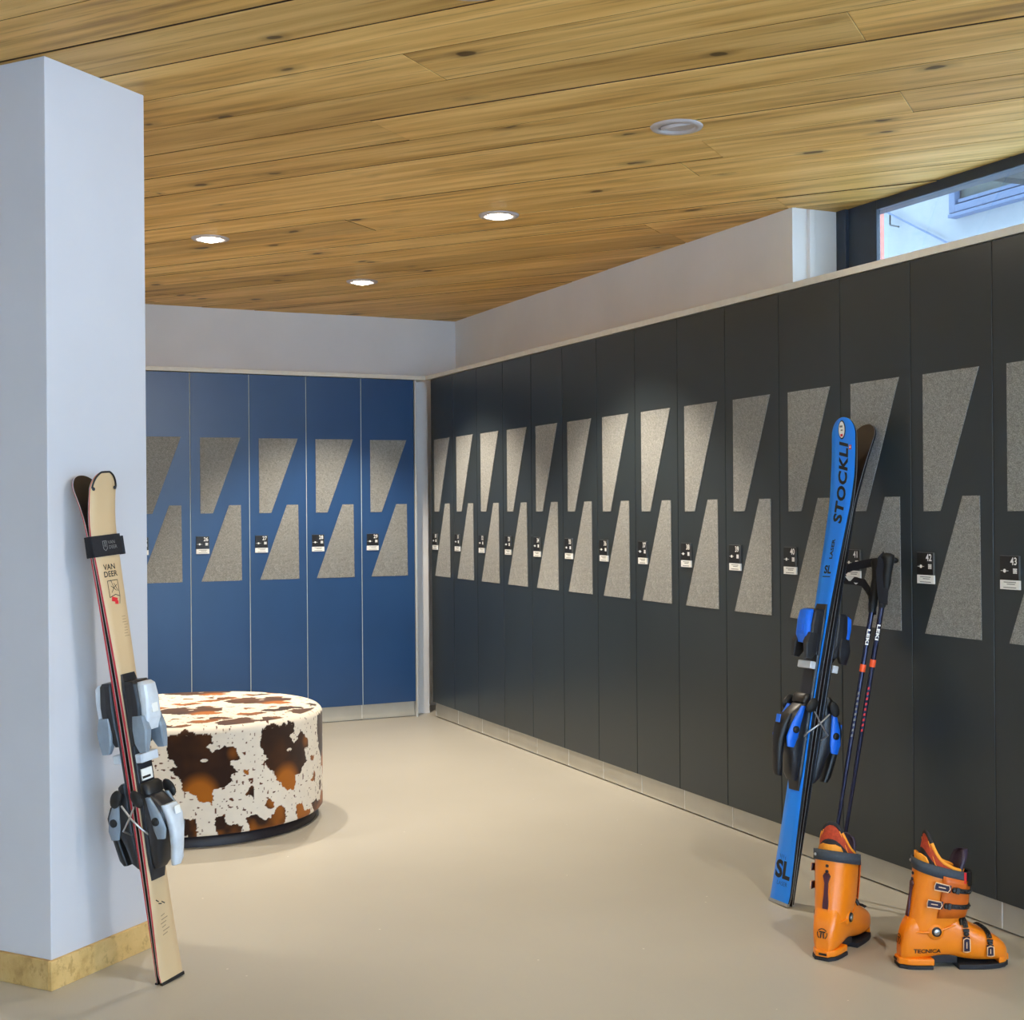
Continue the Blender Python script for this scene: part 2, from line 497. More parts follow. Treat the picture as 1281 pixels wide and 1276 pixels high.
# butt joints seen in the photograph: (seam index value, world point) -> along-plank coordinate
def along(x, y): return x * math.cos(PB) + y * math.sin(PB)
JOINTS = {3.10: along(1.24, 3.29), 3.35: along(2.02, 2.50), 4.27: along(2.45, 3.70)}
planks = []
for j in range(len(seams) - 1):
    s0, s1 = seams[j], seams[j + 1]
    mid = (s0 + s1) / 2
    u0, u1 = -9.5, 7.0
    cuts = [u0]
    jj = [v for k_, v in JOINTS.items() if s0 < k_ < s1]
    if jj:
        cuts += [jj[0] - 4.1, jj[0], jj[0] + 4.2]
    else:
        u = u0 + rng.uniform(1.0, 4.5)
        while u < u1:
            cuts.append(u); u += rng.uniform(3.6, 5.2)
    cuts.append(u1)
    for q in range(len(cuts) - 1):
        e_ = 0.0030      # boards butt tightly end to end
        poly = [(cuts[q] - e_, s0), (cuts[q + 1] + e_, s0), (cuts[q + 1] + e_, s1), (cuts[q] - e_, s1)]
        # clip with the room outline (taken into the plank frame)
        for (px, py, nx, ny) in ((3.50, 0, 1, 0), (0, WALL_Y + 0.02, 0, 1), (LEFT_X - 0.02, 0, -1, 0), (0, REAR_Y - 0.02, 0, -1)):
            p_ = RZI @ Vector((px, py, 0)); n_ = RZI @ Vector((nx, ny, 0))
            poly = clip(poly, p_.x, p_.y, n_.x, n_.y)
            if len(poly) < 3: break
        if len(poly) < 3: continue
        out = inset(poly, 0.0034); inn = inset(out, 0.0016) if out else []
        if len(inn) < 3 or len(inn) != len(out): continue
        area = abs(sum(out[i][0] * out[(i + 1) % len(out)][1] - out[(i + 1) % len(out)][0] * out[i][1] for i in range(len(out)))) / 2
        if area < 0.01: continue
        dz = rng.uniform(-0.0015, 0.0015)
        n = len(out)
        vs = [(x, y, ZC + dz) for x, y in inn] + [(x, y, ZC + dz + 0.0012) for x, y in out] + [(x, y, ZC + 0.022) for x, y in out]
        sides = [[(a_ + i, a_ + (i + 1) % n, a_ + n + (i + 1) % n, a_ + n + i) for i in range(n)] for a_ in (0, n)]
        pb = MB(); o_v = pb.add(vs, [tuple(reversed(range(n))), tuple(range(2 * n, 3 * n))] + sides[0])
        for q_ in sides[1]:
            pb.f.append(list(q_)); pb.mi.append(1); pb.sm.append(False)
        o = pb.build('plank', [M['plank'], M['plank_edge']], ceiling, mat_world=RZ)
        hit_l = []
        for lx, ly in LAMPS:
            q_ = RZI @ Vector((lx, ly, 0))
            if s0 - HOLE < q_.y < s1 + HOLE and cuts[q] - HOLE < q_.x < cuts[q + 1] + HOLE: hit_l.append((lx, ly))
        planks.append((o, hit_l))
cut_o = cutter_mb.build('cutter', M['backing'])
todo = [o for o, h_ in planks if h_]
for o in todo:
    md = o.modifiers.new('hole', 'BOOLEAN'); md.operation = 'DIFFERENCE'; md.object = cut_o; md.solver = 'EXACT'
bpy.context.view_layer.update()
dg = bpy.context.evaluated_depsgraph_get()
for o in todo:
    me = bpy.data.meshes.new_from_object(o.evaluated_get(dg))
    o.modifiers.clear(); o.data = me; me.name = 'plank'
bpy.data.objects.remove(cut_o)

def wall_box(name, lo, hi, mat='plaster'):
    bb = MB(); bb.box([(a_ + c_) / 2 for a_, c_ in zip(lo, hi)], [c_ - a_ for a_, c_ in zip(lo, hi)])
    return struct(bb.build(name, M[mat]))

wall_box('wall_back', (LEFT_X - 0.15, WALL_Y, 0), (WALL_X + 0.25, WALL_Y + 0.15, ZC + 0.12))
wall_box('wall_left', (LEFT_X - 0.15, REAR_Y - 0.1, 0), (LEFT_X, WALL_Y, ZC + 0.12))
wall_box('wall_rear', (LEFT_X - 0.15, REAR_Y - 0.15, ZC - 0.08), (3.7, REAR_Y, ZC + 0.12))

# right wall: solid beyond y=4.32; nearer it is low behind the lockers with a window strip over it, then a glazed door
YJ = 4.325
GY0, GY1 = -2.9, 0.6         # the glazed front beside the camera
b = MB()
b.box((WALL_X + 0.22, (YJ + WALL_Y) / 2, (ZC + 0.12) / 2), (0.44, WALL_Y - YJ, ZC + 0.12))
b.box((WALL_X + 0.22, (YJ + GY1 + 0.3) / 2, 0.96), (0.44, YJ - GY1 - 0.3, 1.92))
b.box((WALL_X + 0.22, GY1 + 0.15, (ZC + 0.12) / 2), (0.44, 0.3, ZC + 0.12))
b.box((WALL_X + 0.22, (GY0 + REAR_Y) / 2, (ZC + 0.12) / 2), (0.44, GY0 - REAR_Y, ZC + 0.12))
struct(b.build('wall_right', M['plaster']))
# jamb lining between the plaster and the window frame
b = MB(); b.box((3.343, YJ - 0.008, 2.2), (0.028, 0.022, 0.47)); struct(b.build('trim_3', M['plaster'], bevel=0.003), 'white jamb bead in the window reveal')

# window strip over the lockers
def frame_bar(parent, name, lo, hi, mat='frame_dark', bev=0.003):
    bb = MB(); bb.box([(a_ + c_) / 2 for a_, c_ in zip(lo, hi)], [c_ - a_ for a_, c_ in zip(lo, hi)])
    return bb.build(name, M[mat], parent, bev)
w1 = bpy.data.objects.new('window_1', None); COL.objects.link(w1); w1['kind'] = 'structure'
w1['label'] = 'dark framed strip window above the right lockers'
YW0 = GY1 + 0.3
frame_bar(w1, 'frame_stile', (WIN_X + 0.012, 4.095, 1.92), (WIN_X + 0.034, 4.262, ZC))
frame_bar(w1, 'frame_edge', (WIN_X, 4.266, 1.92), (WIN_X + 0.075, YJ - 0.001, ZC))
frame_bar(w1, 'frame_top_rail', (WIN_X + 0.012, YW0, ZC - 0.038), (WIN_X + 0.040, 4.094, ZC + 0.03))
frame_bar(w1, 'frame_bottom_rail', (WIN_X + 0.012, YW0, 1.92), (WIN_X + 0.075, 4.094, 1.965))
frame_bar(w1, 'frame_lintel', (WIN_X + 0.03, YW0, ZC - 0.002), (WIN_X + 0.2, YJ, ZC + 0.12))
frame_bar(w1, 'pane', (WIN_X + 0.026, YW0, 1.966), (WIN_X + 0.032, 4.094, ZC - 0.037), 'glass', 0)

# glazed entrance front beside the camera
d1 = bpy.data.objects.new('window_2', None); COL.objects.link(d1); d1['kind'] = 'structure'
d1['label'] = 'full height glazed front beyond the end of the right lockers'
n_p = 3
for i in range(n_p + 1):
    y_ = GY0 + (GY1 - GY0) * i / n_p
    frame_bar(d1, 'frame_stile', (3.40, y_ - 0.03, 0), (3.47, y_ + 0.03, ZC))
frame_bar(d1, 'frame_top_rail', (3.40, GY0, ZC - 0.07), (3.47, GY1, ZC + 0.1))
frame_bar(d1, 'frame_bottom_rail', (3.40, GY0, 0), (3.47, GY1, 0.06))
for i in range(n_p):
    y_ = GY0 + (GY1 - GY0) * i / n_p; y2 = GY0 + (GY1 - GY0) * (i + 1) / n_p
    frame_bar(d1, 'pane', (3.43, y_ + 0.03, 0.06), (3.436, y2 - 0.03, ZC - 0.07), 'glass_clear', 0)

# unseen glazed rear front behind the camera, added to raise the daylight
d2 = bpy.data.objects.new('window_added', None); COL.objects.link(d2); d2['kind'] = 'structure'
d2['label'] = 'added unseen glazed front behind the camera for more daylight'
n_p = 5
for i in range(n_p + 1):
    x_ = LEFT_X + 0.03 + (3.64 - LEFT_X) * i / n_p
    frame_bar(d2, 'frame_stile', (x_ - 0.03, REAR_Y - 0.10, 0), (x_ + 0.03, REAR_Y - 0.03, ZC - 0.08))
frame_bar(d2, 'frame_top_rail', (LEFT_X, REAR_Y - 0.10, ZC - 0.14), (3.7, REAR_Y - 0.03, ZC - 0.08))
frame_bar(d2, 'frame_bottom_rail', (LEFT_X, REAR_Y - 0.10, 0), (3.7, REAR_Y - 0.03, 0.06))
for i in range(n_p):
    x_ = LEFT_X + 0.03 + (3.64 - LEFT_X) * i / n_p; x2 = LEFT_X + 0.03 + (3.64 - LEFT_X) * (i + 1) / n_p
    frame_bar(d2, 'pane', (x_ + 0.03, REAR_Y - 0.068, 0.06), (x2 - 0.03, REAR_Y - 0.062, ZC - 0.14), 'glass_clear', 0)

# pillar at the left with its wooden skirting
PW = 0.3755
def pil(u, n, z): return PIL + (-UB) * u + Vector((-NB.x, -NB.y, 0)) * -n + Vector((0, 0, z))
NF = Vector((math.cos(R(38.8)), math.sin(R(38.8)), 0))        # along the wide visible face
def pp(u, v): p = PIL - UB * u + NF * v; return (p.x, p.y)
b = MB(); b.prism([pp(0, 0), pp(0, PW), pp(0.75, PW), pp(0.75, 0)], 0.0, ZC - 0.001)
struct(b.build('wall_pillar', M['pillar'], bevel=0.002), 'white square pillar standing at the left of the room')
T_ = 0.013
b = MB(); b.prism([pp(0, -T_), pp(-T_, -T_), pp(-T_, PW + 0.004), pp(0, PW + 0.004)], 0.0, 0.077)
struct(b.build('baseboard_front', M['base_wood'], bevel=0.0015))
b = MB(); b.prism([pp(0.0005, 0), pp(0.0005, -T_), pp(0.75, -T_), pp(0.75, 0)], 0.0, 0.077)
struct(b.build('baseboard_left', M['base_wood'], bevel=0.0015))

# ================================================================= outside
b = MB(); b.box((4.5, -2, -0.16), (60, 60, 0.1)); o = b.build('ground', M['snow']); struct(o)
b = MB(); b.box((3.745, 3.0, 4.62), (0.09, 14.0, 4.1)); struct(b.build('wall_sky_blocker', M['outside_wall']))  # unseen upper facade, added to cut sky light on the neighbour wall
nb = thing('neighbour_building', 'white rendered neighbour building seen through the strip window', 'building', Matrix.Translation((6.5, 4.9, -0.1)))
b = MB(); b.box((1.5, 3.05, 4.0), (3.0, 6.1, 8.0)); b.build('wall', M['outside_wall'], nb)
def nbar(name, lo, hi, mat, par, bev=0.0):
    bb = MB(); bb.box([(a_ + c_) / 2 for a_, c_ in zip(lo, hi)], [c_ - a_ for a_, c_ in zip(lo, hi)]); return bb.build(name, M[mat], par, bev)
# window of the neighbour: left edge y=6.84, bottom z=3.2
y0_, y1_ = 5.75 - 4.9, 6.84 - 4.9; zb_ = 3.20 + 0.1
wn = nbar('window', (-0.06, y1_ - 0.055, zb_), (0.02, y1_, zb_ + 1.2), 'outside_frame', nb, 0.004)
nbar('window_rail', (-0.06, y0_, zb_), (0.02, y1_ - 0.055, zb_ + 0.05), 'outside_frame', wn, 0.004)
nbar('window_rail', (-0.045, y0_, zb_ + 0.06), (0.02, y1_ - 0.07, zb_ + 0.085), 'outside_frame', wn, 0.003)
nbar('window_rail', (-0.06, y0_, zb_ + 1.15), (0.02, y1_ - 0.055, zb_ + 1.2), 'outside_frame', wn, 0.004)
nbar('pane', (-0.012, y0_, zb_ + 0.085), (-0.004, y1_ - 0.055, zb_ + 1.15), 'glass', wn)
nbar('window_sill', (-0.07, y0_ - 0.05, zb_ - 0.03), (0.02, y1_, zb_ - 0.006), 'outside_frame', nb, 0.004)
b = MB(); b.tube([(-0.03, 7.60 - 4.9, 3.51), (-0.03, 6.80 - 4.9, 3.07), (-0.03, 5.6 - 4.9, 2.45)], 0.0075); b.build('cable', M['outside_frame'], nb)
b = MB(); b.tube([(-0.03, 7.452 - 4.9, 3.42), (-0.03, 7.453 - 4.9, 3.352), (-0.035, 7.44 - 4.9, 3.345), (-0.05, 7.34 - 4.9, 3.312)], 0.006); b.build('hook', M['black_plastic'], nb)
b = MB(); b.box((5.2, 6.165, 3.0), (0.12, 0.12, 6.2)); tag(b.build('downpipe', M['brick_pink'], bevel=0.01), 'pinkish post outside against the white neighbour wall', 'post')
b = MB(); b.box((5.0, 4.2, 2.640), (2.9, 0.07, 0.045)); tag(b.build('steel_beam', M['carcass_dark'], bevel=0.004), 'dark steel beam crossing outside above the strip window', 'beam')

# ================================================================= lockers
W_R, Y0_R = 0.34364, 7.38229
W_B, X0_B = 0.3331, 2.82908
DT = 0.019      # door thickness
def locker_meshes(w, mats, gap):
    """local frame: x to the right along the front, y towards the viewer (0 = door face), z up"""
    out = {}
    door_m, carc_m = mats
    b = MB(); b.box((w / 2, -DT / 2, (ZT + ZB) / 2), (w - gap, DT, ZT - ZB - 0.002)); out['door'] = (b, door_m, 0.0012)
    b = MB()
    dpt = 0.32
    for x_ in (0.0095, w - 0.0095): b.box((x_, -DT - 0.003 - dpt / 2, (ZT + ZB) / 2), (0.018, dpt, ZT - ZB))
    b.box((w / 2, -DT - 0.003 - dpt + 0.005, (ZT + ZB) / 2), (w - 0.04, 0.008, ZT - ZB - 0.02))
    for z_ in (ZT - 0.009, ZB + 0.009): b.box((w / 2, -DT - 0.003 - dpt / 2, z_), (w - 0.04, dpt - 0.02, 0.016))
    out['carcass'] = (b, carc_m, 0)
    b = MB(); b.box((w / 2, -0.022 - 0.15, 0.006 + (ZB - 0.008) / 2), (w - 0.004, 0.30, ZB - 0.008)); b.box((w / 2, -0.03 - 0.15, 0.003), (w - 0.01, 0.29, 0.006)); b.cur = 1; b.box((0.0, -0.0245, 0.008 + (ZB - 0.012) / 2), (0.0036, 0.007, ZB - 0.012))
    out['plinth'] = (b, 'plinth', 0)
    return out
def felt(poly, w):
    b = MB(); n = len(poly)
    b.M = Matrix(((1, 0, 0, 0), (0, 0, 1, 0), (0, 1, 0, 0), (0, 0, 0, 1)))
    b.prism(poly, 0.0, 0.003)
    return b
UP = [(0.0565, 1.228), (0.128, 1.229), (0.291, 1.656), (0.0565, 1.654)]
LO = [(0.0595, 0.8475), (0.2945, 0.8475), (0.291, 1.2745), (0.2225, 1.2745)]
def icons():
    b = MB(); b.M = Matrix(((1, 0, 0, 0), (0, 0, 1, 0), (0, 1, 0, 0), (0, 0, 0, 1)))
    return b
proto = {}
def make_locker(num, mat, w, side):
    txt = str(num)
    row = 'right row' if side == 'R' else 'back row'
    colr = 'anthracite' if side == 'R' else 'daylight-tinted blue'
    extra = {41: ' behind the ski poles', 25: ' half hidden by the pillar', 29: ' beside the corner panel', 30: ' in the room corner', 43: ' at the near end'}.get(num, '')
    ORD = ['first', 'second', 'third', 'fourth', 'fifth', 'sixth', 'seventh', 'eighth', 'ninth', 'tenth', 'eleventh', 'twelfth', 'thirteenth', 'fourteenth']
    o_ = ORD[num - 30] if side == 'R' else ORD[29 - num]
    t = thing('locker', '%s ski locker, %s from the room corner in the %s, plate number %d' % (colr, o_, row, num), 'locker', mat,
              'lockers in the right row' if side == 'R' else 'lockers in the back row')
    key = side
    if key not in proto:
        pr = {}
        ms = locker_meshes(w, ('lacquer', 'carcass_dark') if side == 'R' else ('lacquer_daylight_blue', 'carcass'), 0.004 if side == 'R' else 0.005)
        pr['carcass'] = ms['carcass'][0].build('carcass', M[ms['carcass'][1]], t)
        pr['door'] = ms['door'][0].build('door', M[ms['door'][1]], t, 0.0012, 1)
        pr['plinth'] = ms['plinth'][0].build('plinth', [M['plinth'], M['white_card']], t)
        b = MB(); b.box((0.0, -0.0105, (ZT + ZB) / 2), (0.0030, 0.017, ZT - ZB - 0.002))
        pr['edge_strip'] = b.build('edge_strip', M['alu'] if side == 'B' else M['carcass_dark'], t)
        k_ = w / 0.34364
        sub = []
        sub.append(felt([(x * k_, z) for x, z in UP], w).build('felt_panel', M['felt'], pr['door']))
        sub.append(felt([(x * k_, z) for x, z in LO], w).build('felt_panel', M['felt'], pr['door']))
        b = MB(); b.box((0.0655, 0.0035, 1.0655), (0.072, 0.007, 0.069)); b.cur = 1
        b.box((0.1008, 0.0035, 1.0655), (0.0016, 0.0075, 0.069)); b.box((0.0655, 0.0035, 1.0996), (0.072, 0.0075, 0.0014))
        sub.append(b.build('number_plate', [M['black_plastic'], M['plate_rim']], pr['door'], 0.0006, 1))
        b = MB(); b.box((0.0655, 0.003, 1.0165), (0.073, 0.006, 0.0265)); b.cur = 1
        for z_, x_, l_ in ((1.024, 0.066, 0.046), (1.0185, 0.07, 0.03), (1.0085, 0.066, 0.048)): b.box((x_, 0.0061, z_), (l_, 0.0006, 0.0022))
        sub.append(b.build('name_card', [M['white_card'], M['grey_print']], pr['door']))
        b = icons()
        b.prism([(0.0475 + 0.0055 * math.cos(a_ * PI / 8), 1.0565 + 0.0055 * math.sin(a_ * PI / 8)) for a_ in range(16)], 0.0068, 0.0074)
        b.prism([(0.033, 1.0558), (0.041, 1.0558), (0.041, 1.0572), (0.033, 1.0572)], 0.0068, 0.0074)
        b.prism([(0.054, 1.0558), (0.062, 1.0558), (0.062, 1.0572), (0.054, 1.0572)], 0.0068, 0.0074)
        for i in range(3):
            for j_ in range(3):
                if (i, j_) != (1, 1):
                    x_, z_ = 0.0795 + i * 0.0052, 1.0495 + j_ * 0.0052
                    b.prism([(x_, z_), (x_ + 0.0042, z_), (x_ + 0.0042, z_ + 0.0042), (x_, z_ + 0.0042)], 0.0068, 0.0074)
        b.prism([(0.0845, 1.0545), (0.0895, 1.0545), (0.0895, 1.0595), (0.0845, 1.0595)], 0.0068, 0.0074)
        sub.append(b.build('lock_symbols', M['white_print'], pr['door']))
        pr['sub'] = sub
        proto[key] = pr
        door = pr['door']
    else:
        pr = proto[key]
        for nm in ('carcass', 'plinth', 'edge_strip', 'door'):
            c = pr[nm].copy(); COL.objects.link(c); c.parent = t
            if nm == 'door': door = c
        for s0_ in pr['sub']:
            c = s0_.copy(); COL.objects.link(c); c.parent = door
    vs, fs = text_mesh(txt, 0.030, bold=0.0006, align='RIGHT', sx=0.86)
    vs = [(0.0955 + x, 0.0075, 1.0835 + y) for x, y, z in vs]
    raw_build('number_digits', vs, fs, M['white_print'], door)
    return t
for k_ in range(13 + 1):
    Mx = Matrix(((0, -1, 0, AX), (-1, 0, 0, Y0_R - k_ * W_R), (0, 0, 1, 0), (0, 0, 0, 1)))
    make_locker(30 + k_, Mx, W_R, 'R')
for k_ in range(5):
    Mx = Matrix(((1, 0, 0, X0_B - (k_ + 1) * W_B), (0, -1, 0, BY), (0, 0, 1, 0), (0, 0, 0, 1)))
    make_locker(29 - k_, Mx, W_B, 'B')
# edge panel at the end of the back row and filler in the corner
b = MB(); b.box((X0_B + 0.006, BY + 0.16, ZT / 2), (0.010, 0.335, ZT)); tag(b.build('end_panel', M['carcass']), 'pale end panel closing the back locker row beside locker 29', 'panel')
b = MB(); b.box((2.895, BY + 0.105, ZT / 2), (0.118, 0.012, ZT)); struct(b.build('trim_4', M['plaster']), 'white filler strip in the corner between the locker rows')
# top boards
yE = Y0_R - 14 * W_R
b = MB(); b.box(((AX - 0.004 + WALL_X) / 2, (YJ + BY + 0.02) / 2, ZT + 0.0145), (WALL_X - AX + 0.004, BY + 0.02 - YJ, 0.023))
b.box(((AX - 0.004 + WIN_X) / 2, (GY1 + 0.3 + YJ) / 2, ZT + 0.0145), (WIN_X - AX + 0.004, YJ - GY1 - 0.3, 0.023))
struct(b.build('trim_1', M['trim_white']), 'cream board capping the right locker row')
b = MB(); b.box(((LEFT_X + AX - 0.004) / 2, (BY - 0.004 + WALL_Y) / 2, ZT + 0.0145), (AX - 0.004 - LEFT_X, WALL_Y - BY + 0.004, 0.023))
struct(b.build('trim_2', M['trim_white']), 'cream board capping the back locker row')

# ================================================================= downlights
def downlight(i, x, y, label, lit=True, aim=None):
    t = thing('downlight', label, 'ceiling light', Matrix.Translation((x, y, ZC)), 'recessed ceiling downlights')
    b = MB(); b.lathe([(0.056, 0.02), (0.056, -0.003), (0.060, -0.008), (0.080, -0.006), (0.083, -0.0005), (0.083, 0.0)], 40); b.build('trim_ring', M['ring_grey'], t)
    b = MB(); b.lathe([(0.0562, 0.012), (0.050, 0.020), (0.044, 0.05), (0.0, 0.052)], 32); b.build('reflector', M['reflector'], t)
    if lit:
        b = MB(); b.lathe([(0.0, -0.017), (0.020, -0.0162), (0.036, -0.012), (0.046, -0.003), (0.050, 0.010)], 32); b.build('lens', M['lens'], t)
    else:
        q = Matrix.Rotation(R(14), 4, Vector((0.4, -0.9, 0)).normalized())
        b = MB(); b.M = q
        b.lathe([(0.0, 0.004), (0.043, 0.004), (0.043, 0.0)], 32); ln = b.build('lens', M['lens_off'], t)
        b = MB(); b.M = q
        b.lathe([(0.0435, 0.006), (0.0435, -0.004), (0.047, -0.005), (0.050, -0.003), (0.050, 0.006)], 40); b.build('tilting_ring', M['ring_grey'], t)
        b = MB(); b.M = q
        for a_ in range(-2, 3):
            for c_ in range(-2, 3): b.ell((a_ * 0.010, c_ * 0.010, 0.003), (0.0036, 0.0036, 0.002), 8, 4)
        o = b.build('led_grid', M['led_dot'], ln); o['kind'] = 'stuff'
    ld = bpy.data.lights.new('downlight_beam', 'SPOT')
    ld.energy = (110.0 if y > 5.7 and x < 2 else LAMP_W if y > 3 else 80.0 if aim else LAMP_NEAR_W) if lit else 6.0; ld.color = LAMP_COL; ld.spot_size = R(100); ld.spot_blend = 0.5; ld.shadow_soft_size = 0.032
    lo = bpy.data.objects.new('downlight_beam', ld); COL.objects.link(lo); lo.parent = t
    lo.location = (0, 0, -0.052)
    if aim:
        d = Vector(aim) - Vector((x, y, ZC)); lo.rotation_euler = d.to_track_quat('-Z', 'Y').to_euler()
LBL = ['lit recessed downlight above the cowhide pouf', 'lit recessed downlight in the middle, between the pouf and lockers', 'lit recessed downlight closest to the back lockers',
       'silver tilting downlight near the strip window, aimed away', 'recessed downlight in the planks above the pillar front', 'recessed downlight by the end of the right lockers',
       'recessed downlight overhead at the entrance', 'recessed downlight by the glazed front', 'recessed downlight behind the pillar', 'recessed downlight over the open floor on the pillar side', 'recessed downlight near the rear wall']
for i, (x, y) in enumerate(LAMPS):
    if i == 3: downlight(i, x, y, LBL[i], False, (2.95, 2.95, 0.9))
    elif i == 5: downlight(i, x, y, LBL[i], True, (0.75, 3.7, 0.3))
    else: downlight(i, x, y, LBL[i])

# ================================================================= pouf
def vnoise(seed):
    g = np.random.RandomState(seed).rand(64, 64)
    def f(x, y):
        xi = np.floor(x).astype(int); yi = np.floor(y).astype(int); fx = x - xi; fy = y - yi
        fx = fx * fx * (3 - 2 * fx); fy = fy * fy * (3 - 2 * fy)
        a = g[xi % 64, yi % 64]; b_ = g[(xi + 1) % 64, yi % 64]; c = g[xi % 64, (yi + 1) % 64]; d = g[(xi + 1) % 64, (yi + 1) % 64]
        return (a * (1 - fx) + b_ * fx) * (1 - fy) + (c * (1 - fx) + d * fx) * fy
    r_ = lambda x, y: f(x, y) * 0.55 + f(x * 2.1 + 5, y * 2.1) * 0.28 + f(x * 4.3, y * 4.3 + 9) * 0.17
    r_.one = f
    return r_
def in_poly(x, y, poly):
    ins = np.zeros(x.shape, bool); n = len(poly)
    for i in range(n):
        x1, y1 = poly[i]; x2, y2 = poly[(i + 1) % n]
        if y1 == y2: continue
        c = ((y1 > y) != (y2 > y)) & (x < (x2 - x1) * (y - y1) / (y2 - y1) + x1)
        ins ^= c
    return ins
PR, PH, PZ0 = 0.51, 0.452, 0.045
BLOB = [(-112.5, 0.422), (-106.5, 0.435), (-95.1, 0.421), (-94.5, 0.386), (-97.4, 0.376), (-94.5, 0.345), (-90.0, 0.383), (-84.7, 0.361), (-83.4, 0.319), (-87.4, 0.317), (-87.4, 0.3), (-84.4, 0.274), (-87.5, 0.247), (-90.8, 0.224), (-94.0, 0.226), (-94.4, 0.16), (-100.4, 0.17), (-102.3, 0.2), (-106.0, 0.219), (-106.6, 0.259), (-108.5, 0.266), (-111.6, 0.301), (-109.7, 0.312), (-112.6, 0.335), (-113.5, 0.37)]
SMALL = [[(-93.1, 0.107), (-89.2, 0.115), (-87.6, 0.073), (-82.2, 0.073), (-81.9, 0.03), (-92.2, 0.03)],
         [(-80.8, 0.094), (-75.0, 0.104), (-70.5, 0.074), (-65.5, 0.114), (-61.1, 0.105), (-60.7, 0.057), (-69.7, 0.03), (-76.6, 0.03)],
         [(-104.9, 0.103), (-102.3, 0.111), (-100.2, 0.078), (-100.2, 0.03), (-104.9, 0.03)],
         [(-81.1, 0.179), (-77.9, 0.214), (-76.4, 0.194), (-76.1, 0.159), (-78.6, 0.174)],
         [(-111.2 + 0, 0.123), (-109.6, 0.15), (-106.3, 0.148), (-106.8, 0.122), (-109.6, 0.114)],
         [(-82.0, 0.28), (-78.2, 0.273), (-79.2, 0.256), (-81.0, 0.264)]]
def hide_colour(ang, z, px, py):
    """printed cowhide: ang in degrees round the drum, z height; px, py metres for the noise"""
    n1 = vnoise(3); n2 = vnoise(8); n3 = vnoise(21)
    wob_a = (n1(px * 30 + 11, py * 30 + 7) - 0.5) * 3.6; wob_z = (n2(px * 30 + 3, py * 30 + 2) - 0.5) * 0.034
    a = ((ang + 113.5) % 40.0) - 113.5
    a1 = a + wob_a; z1 = z + wob_z
    big = np.zeros(a.shape, bool); sm = np.zeros(a.shape, bool)
    for sh in (-40, 0, 40):
        big |= in_poly(a1 + sh, z1, BLOB)
        for s_p in SMALL: sm |= in_poly(a1 + sh, z1, s_p)
    big &= ((a + 98.0) / 1.5) ** 2 + ((z - 0.325) / 0.006) ** 2 > 1
    speck = (n3.one(px * 125 + 40, py * 125 + 40) > 0.86) & (n2(px * 8, py * 8) > 0.36)
    return big, sm, speck
def finish_colours(big, sm, speck, grad, px, py):
    white = np.array(lin(226, 216, 200)[:3]); dark = np.array(lin(44, 24, 14)[:3]); org = np.array(lin(164, 94, 20)[:3]); rust = np.array(lin(112, 58, 30)[:3])
    n4 = vnoise(33)
    c = np.tile(white, (len(px), 1)) * (0.94 + 0.1 * n4(px * 40, py * 40))[:, None]
    c[speck] = rust * 0.6
    g = np.clip(grad + (n4(px * 9 + 2, py * 9) - 0.5) * 0.3, 0, 1)[:, None]
    pat = dark * (1 - g) + org * g
    c[big] = pat[big]
    g2 = np.clip((n4(px * 9 + 9, py * 9) - 0.38) * 3, 0, 0.9)[:, None]
    c[sm] = (dark * (1 - g2) + org * g2)[sm]
    return c
pouf = thing('pouf', 'round drum pouf in brown and white cowhide print on the floor', 'pouf', Matrix.Translation((1.10, 5.42, 0)))
NA = 1080
prof = [(PR - 0.006, PZ0), (PR, PZ0 + 0.008)] + [(PR, PZ0 + 0.008 + (PH - 0.035 - PZ0 - 0.008) * i / 210) for i in range(1, 211)]
prof += [(PR - 0.030 * (1 - math.cos(t * PI / 2 / 10)), PH - 0.035 + 0.030 * math.sin(t * PI / 2 / 10)) for t in range(1, 11)]
prof += [((PR - 0.03) * (1 - i / 110.0) + 0.001, PH - 0.005 + 0.005 * math.sin(min(1, i / 36.0) * PI / 2)) for i in range(1, 111)]
th = np.arange(NA) * 2 * PI / NA
P = np.array(prof)
V = np.stack([np.outer(P[:, 0], np.cos(th)), np.outer(P[:, 0], np.sin(th)), np.repeat(P[:, 1:2], NA, 1)], -1).reshape(-1, 3)
ii = np.arange(len(P) - 1)[:, None] * NA; jj = np.arange(NA)[None, :]
F = np.stack([ii + jj, ii + (jj + 1) % NA, ii + NA + (jj + 1) % NA, ii + NA + jj], -1).reshape(-1, 4)
me = bpy.data.meshes.new('cushion_cover'); me.from_pydata(V.tolist(), [], F.tolist())
top = np.arange(len(V)) >= (len(prof) - 112) * NA
ang = np.degrees(np.arctan2(V[:, 1], V[:, 0])); arc = np.radians(ang) * PR
big, sm_, spk = hide_colour(ang, V[:, 2], arc + 7, V[:, 2] + 7)
def orange_zone(ang, z):
    a = (ang + 113.5) % 40.0
    return np.clip(2.2 * np.exp(-(((a - 13.5) / 6.5) ** 2 + ((z - 0.195) / 0.062) ** 2)) + 0.7 * np.exp(-(((a - 27.5) / 3.0) ** 2 + ((z - 0.345) / 0.03) ** 2)) - 0.22, 0, 1)
grad = orange_zone(ang, V[:, 2])
C_ = finish_colours(big, sm_, spk, grad, arc + 7, V[:, 2] + 7)
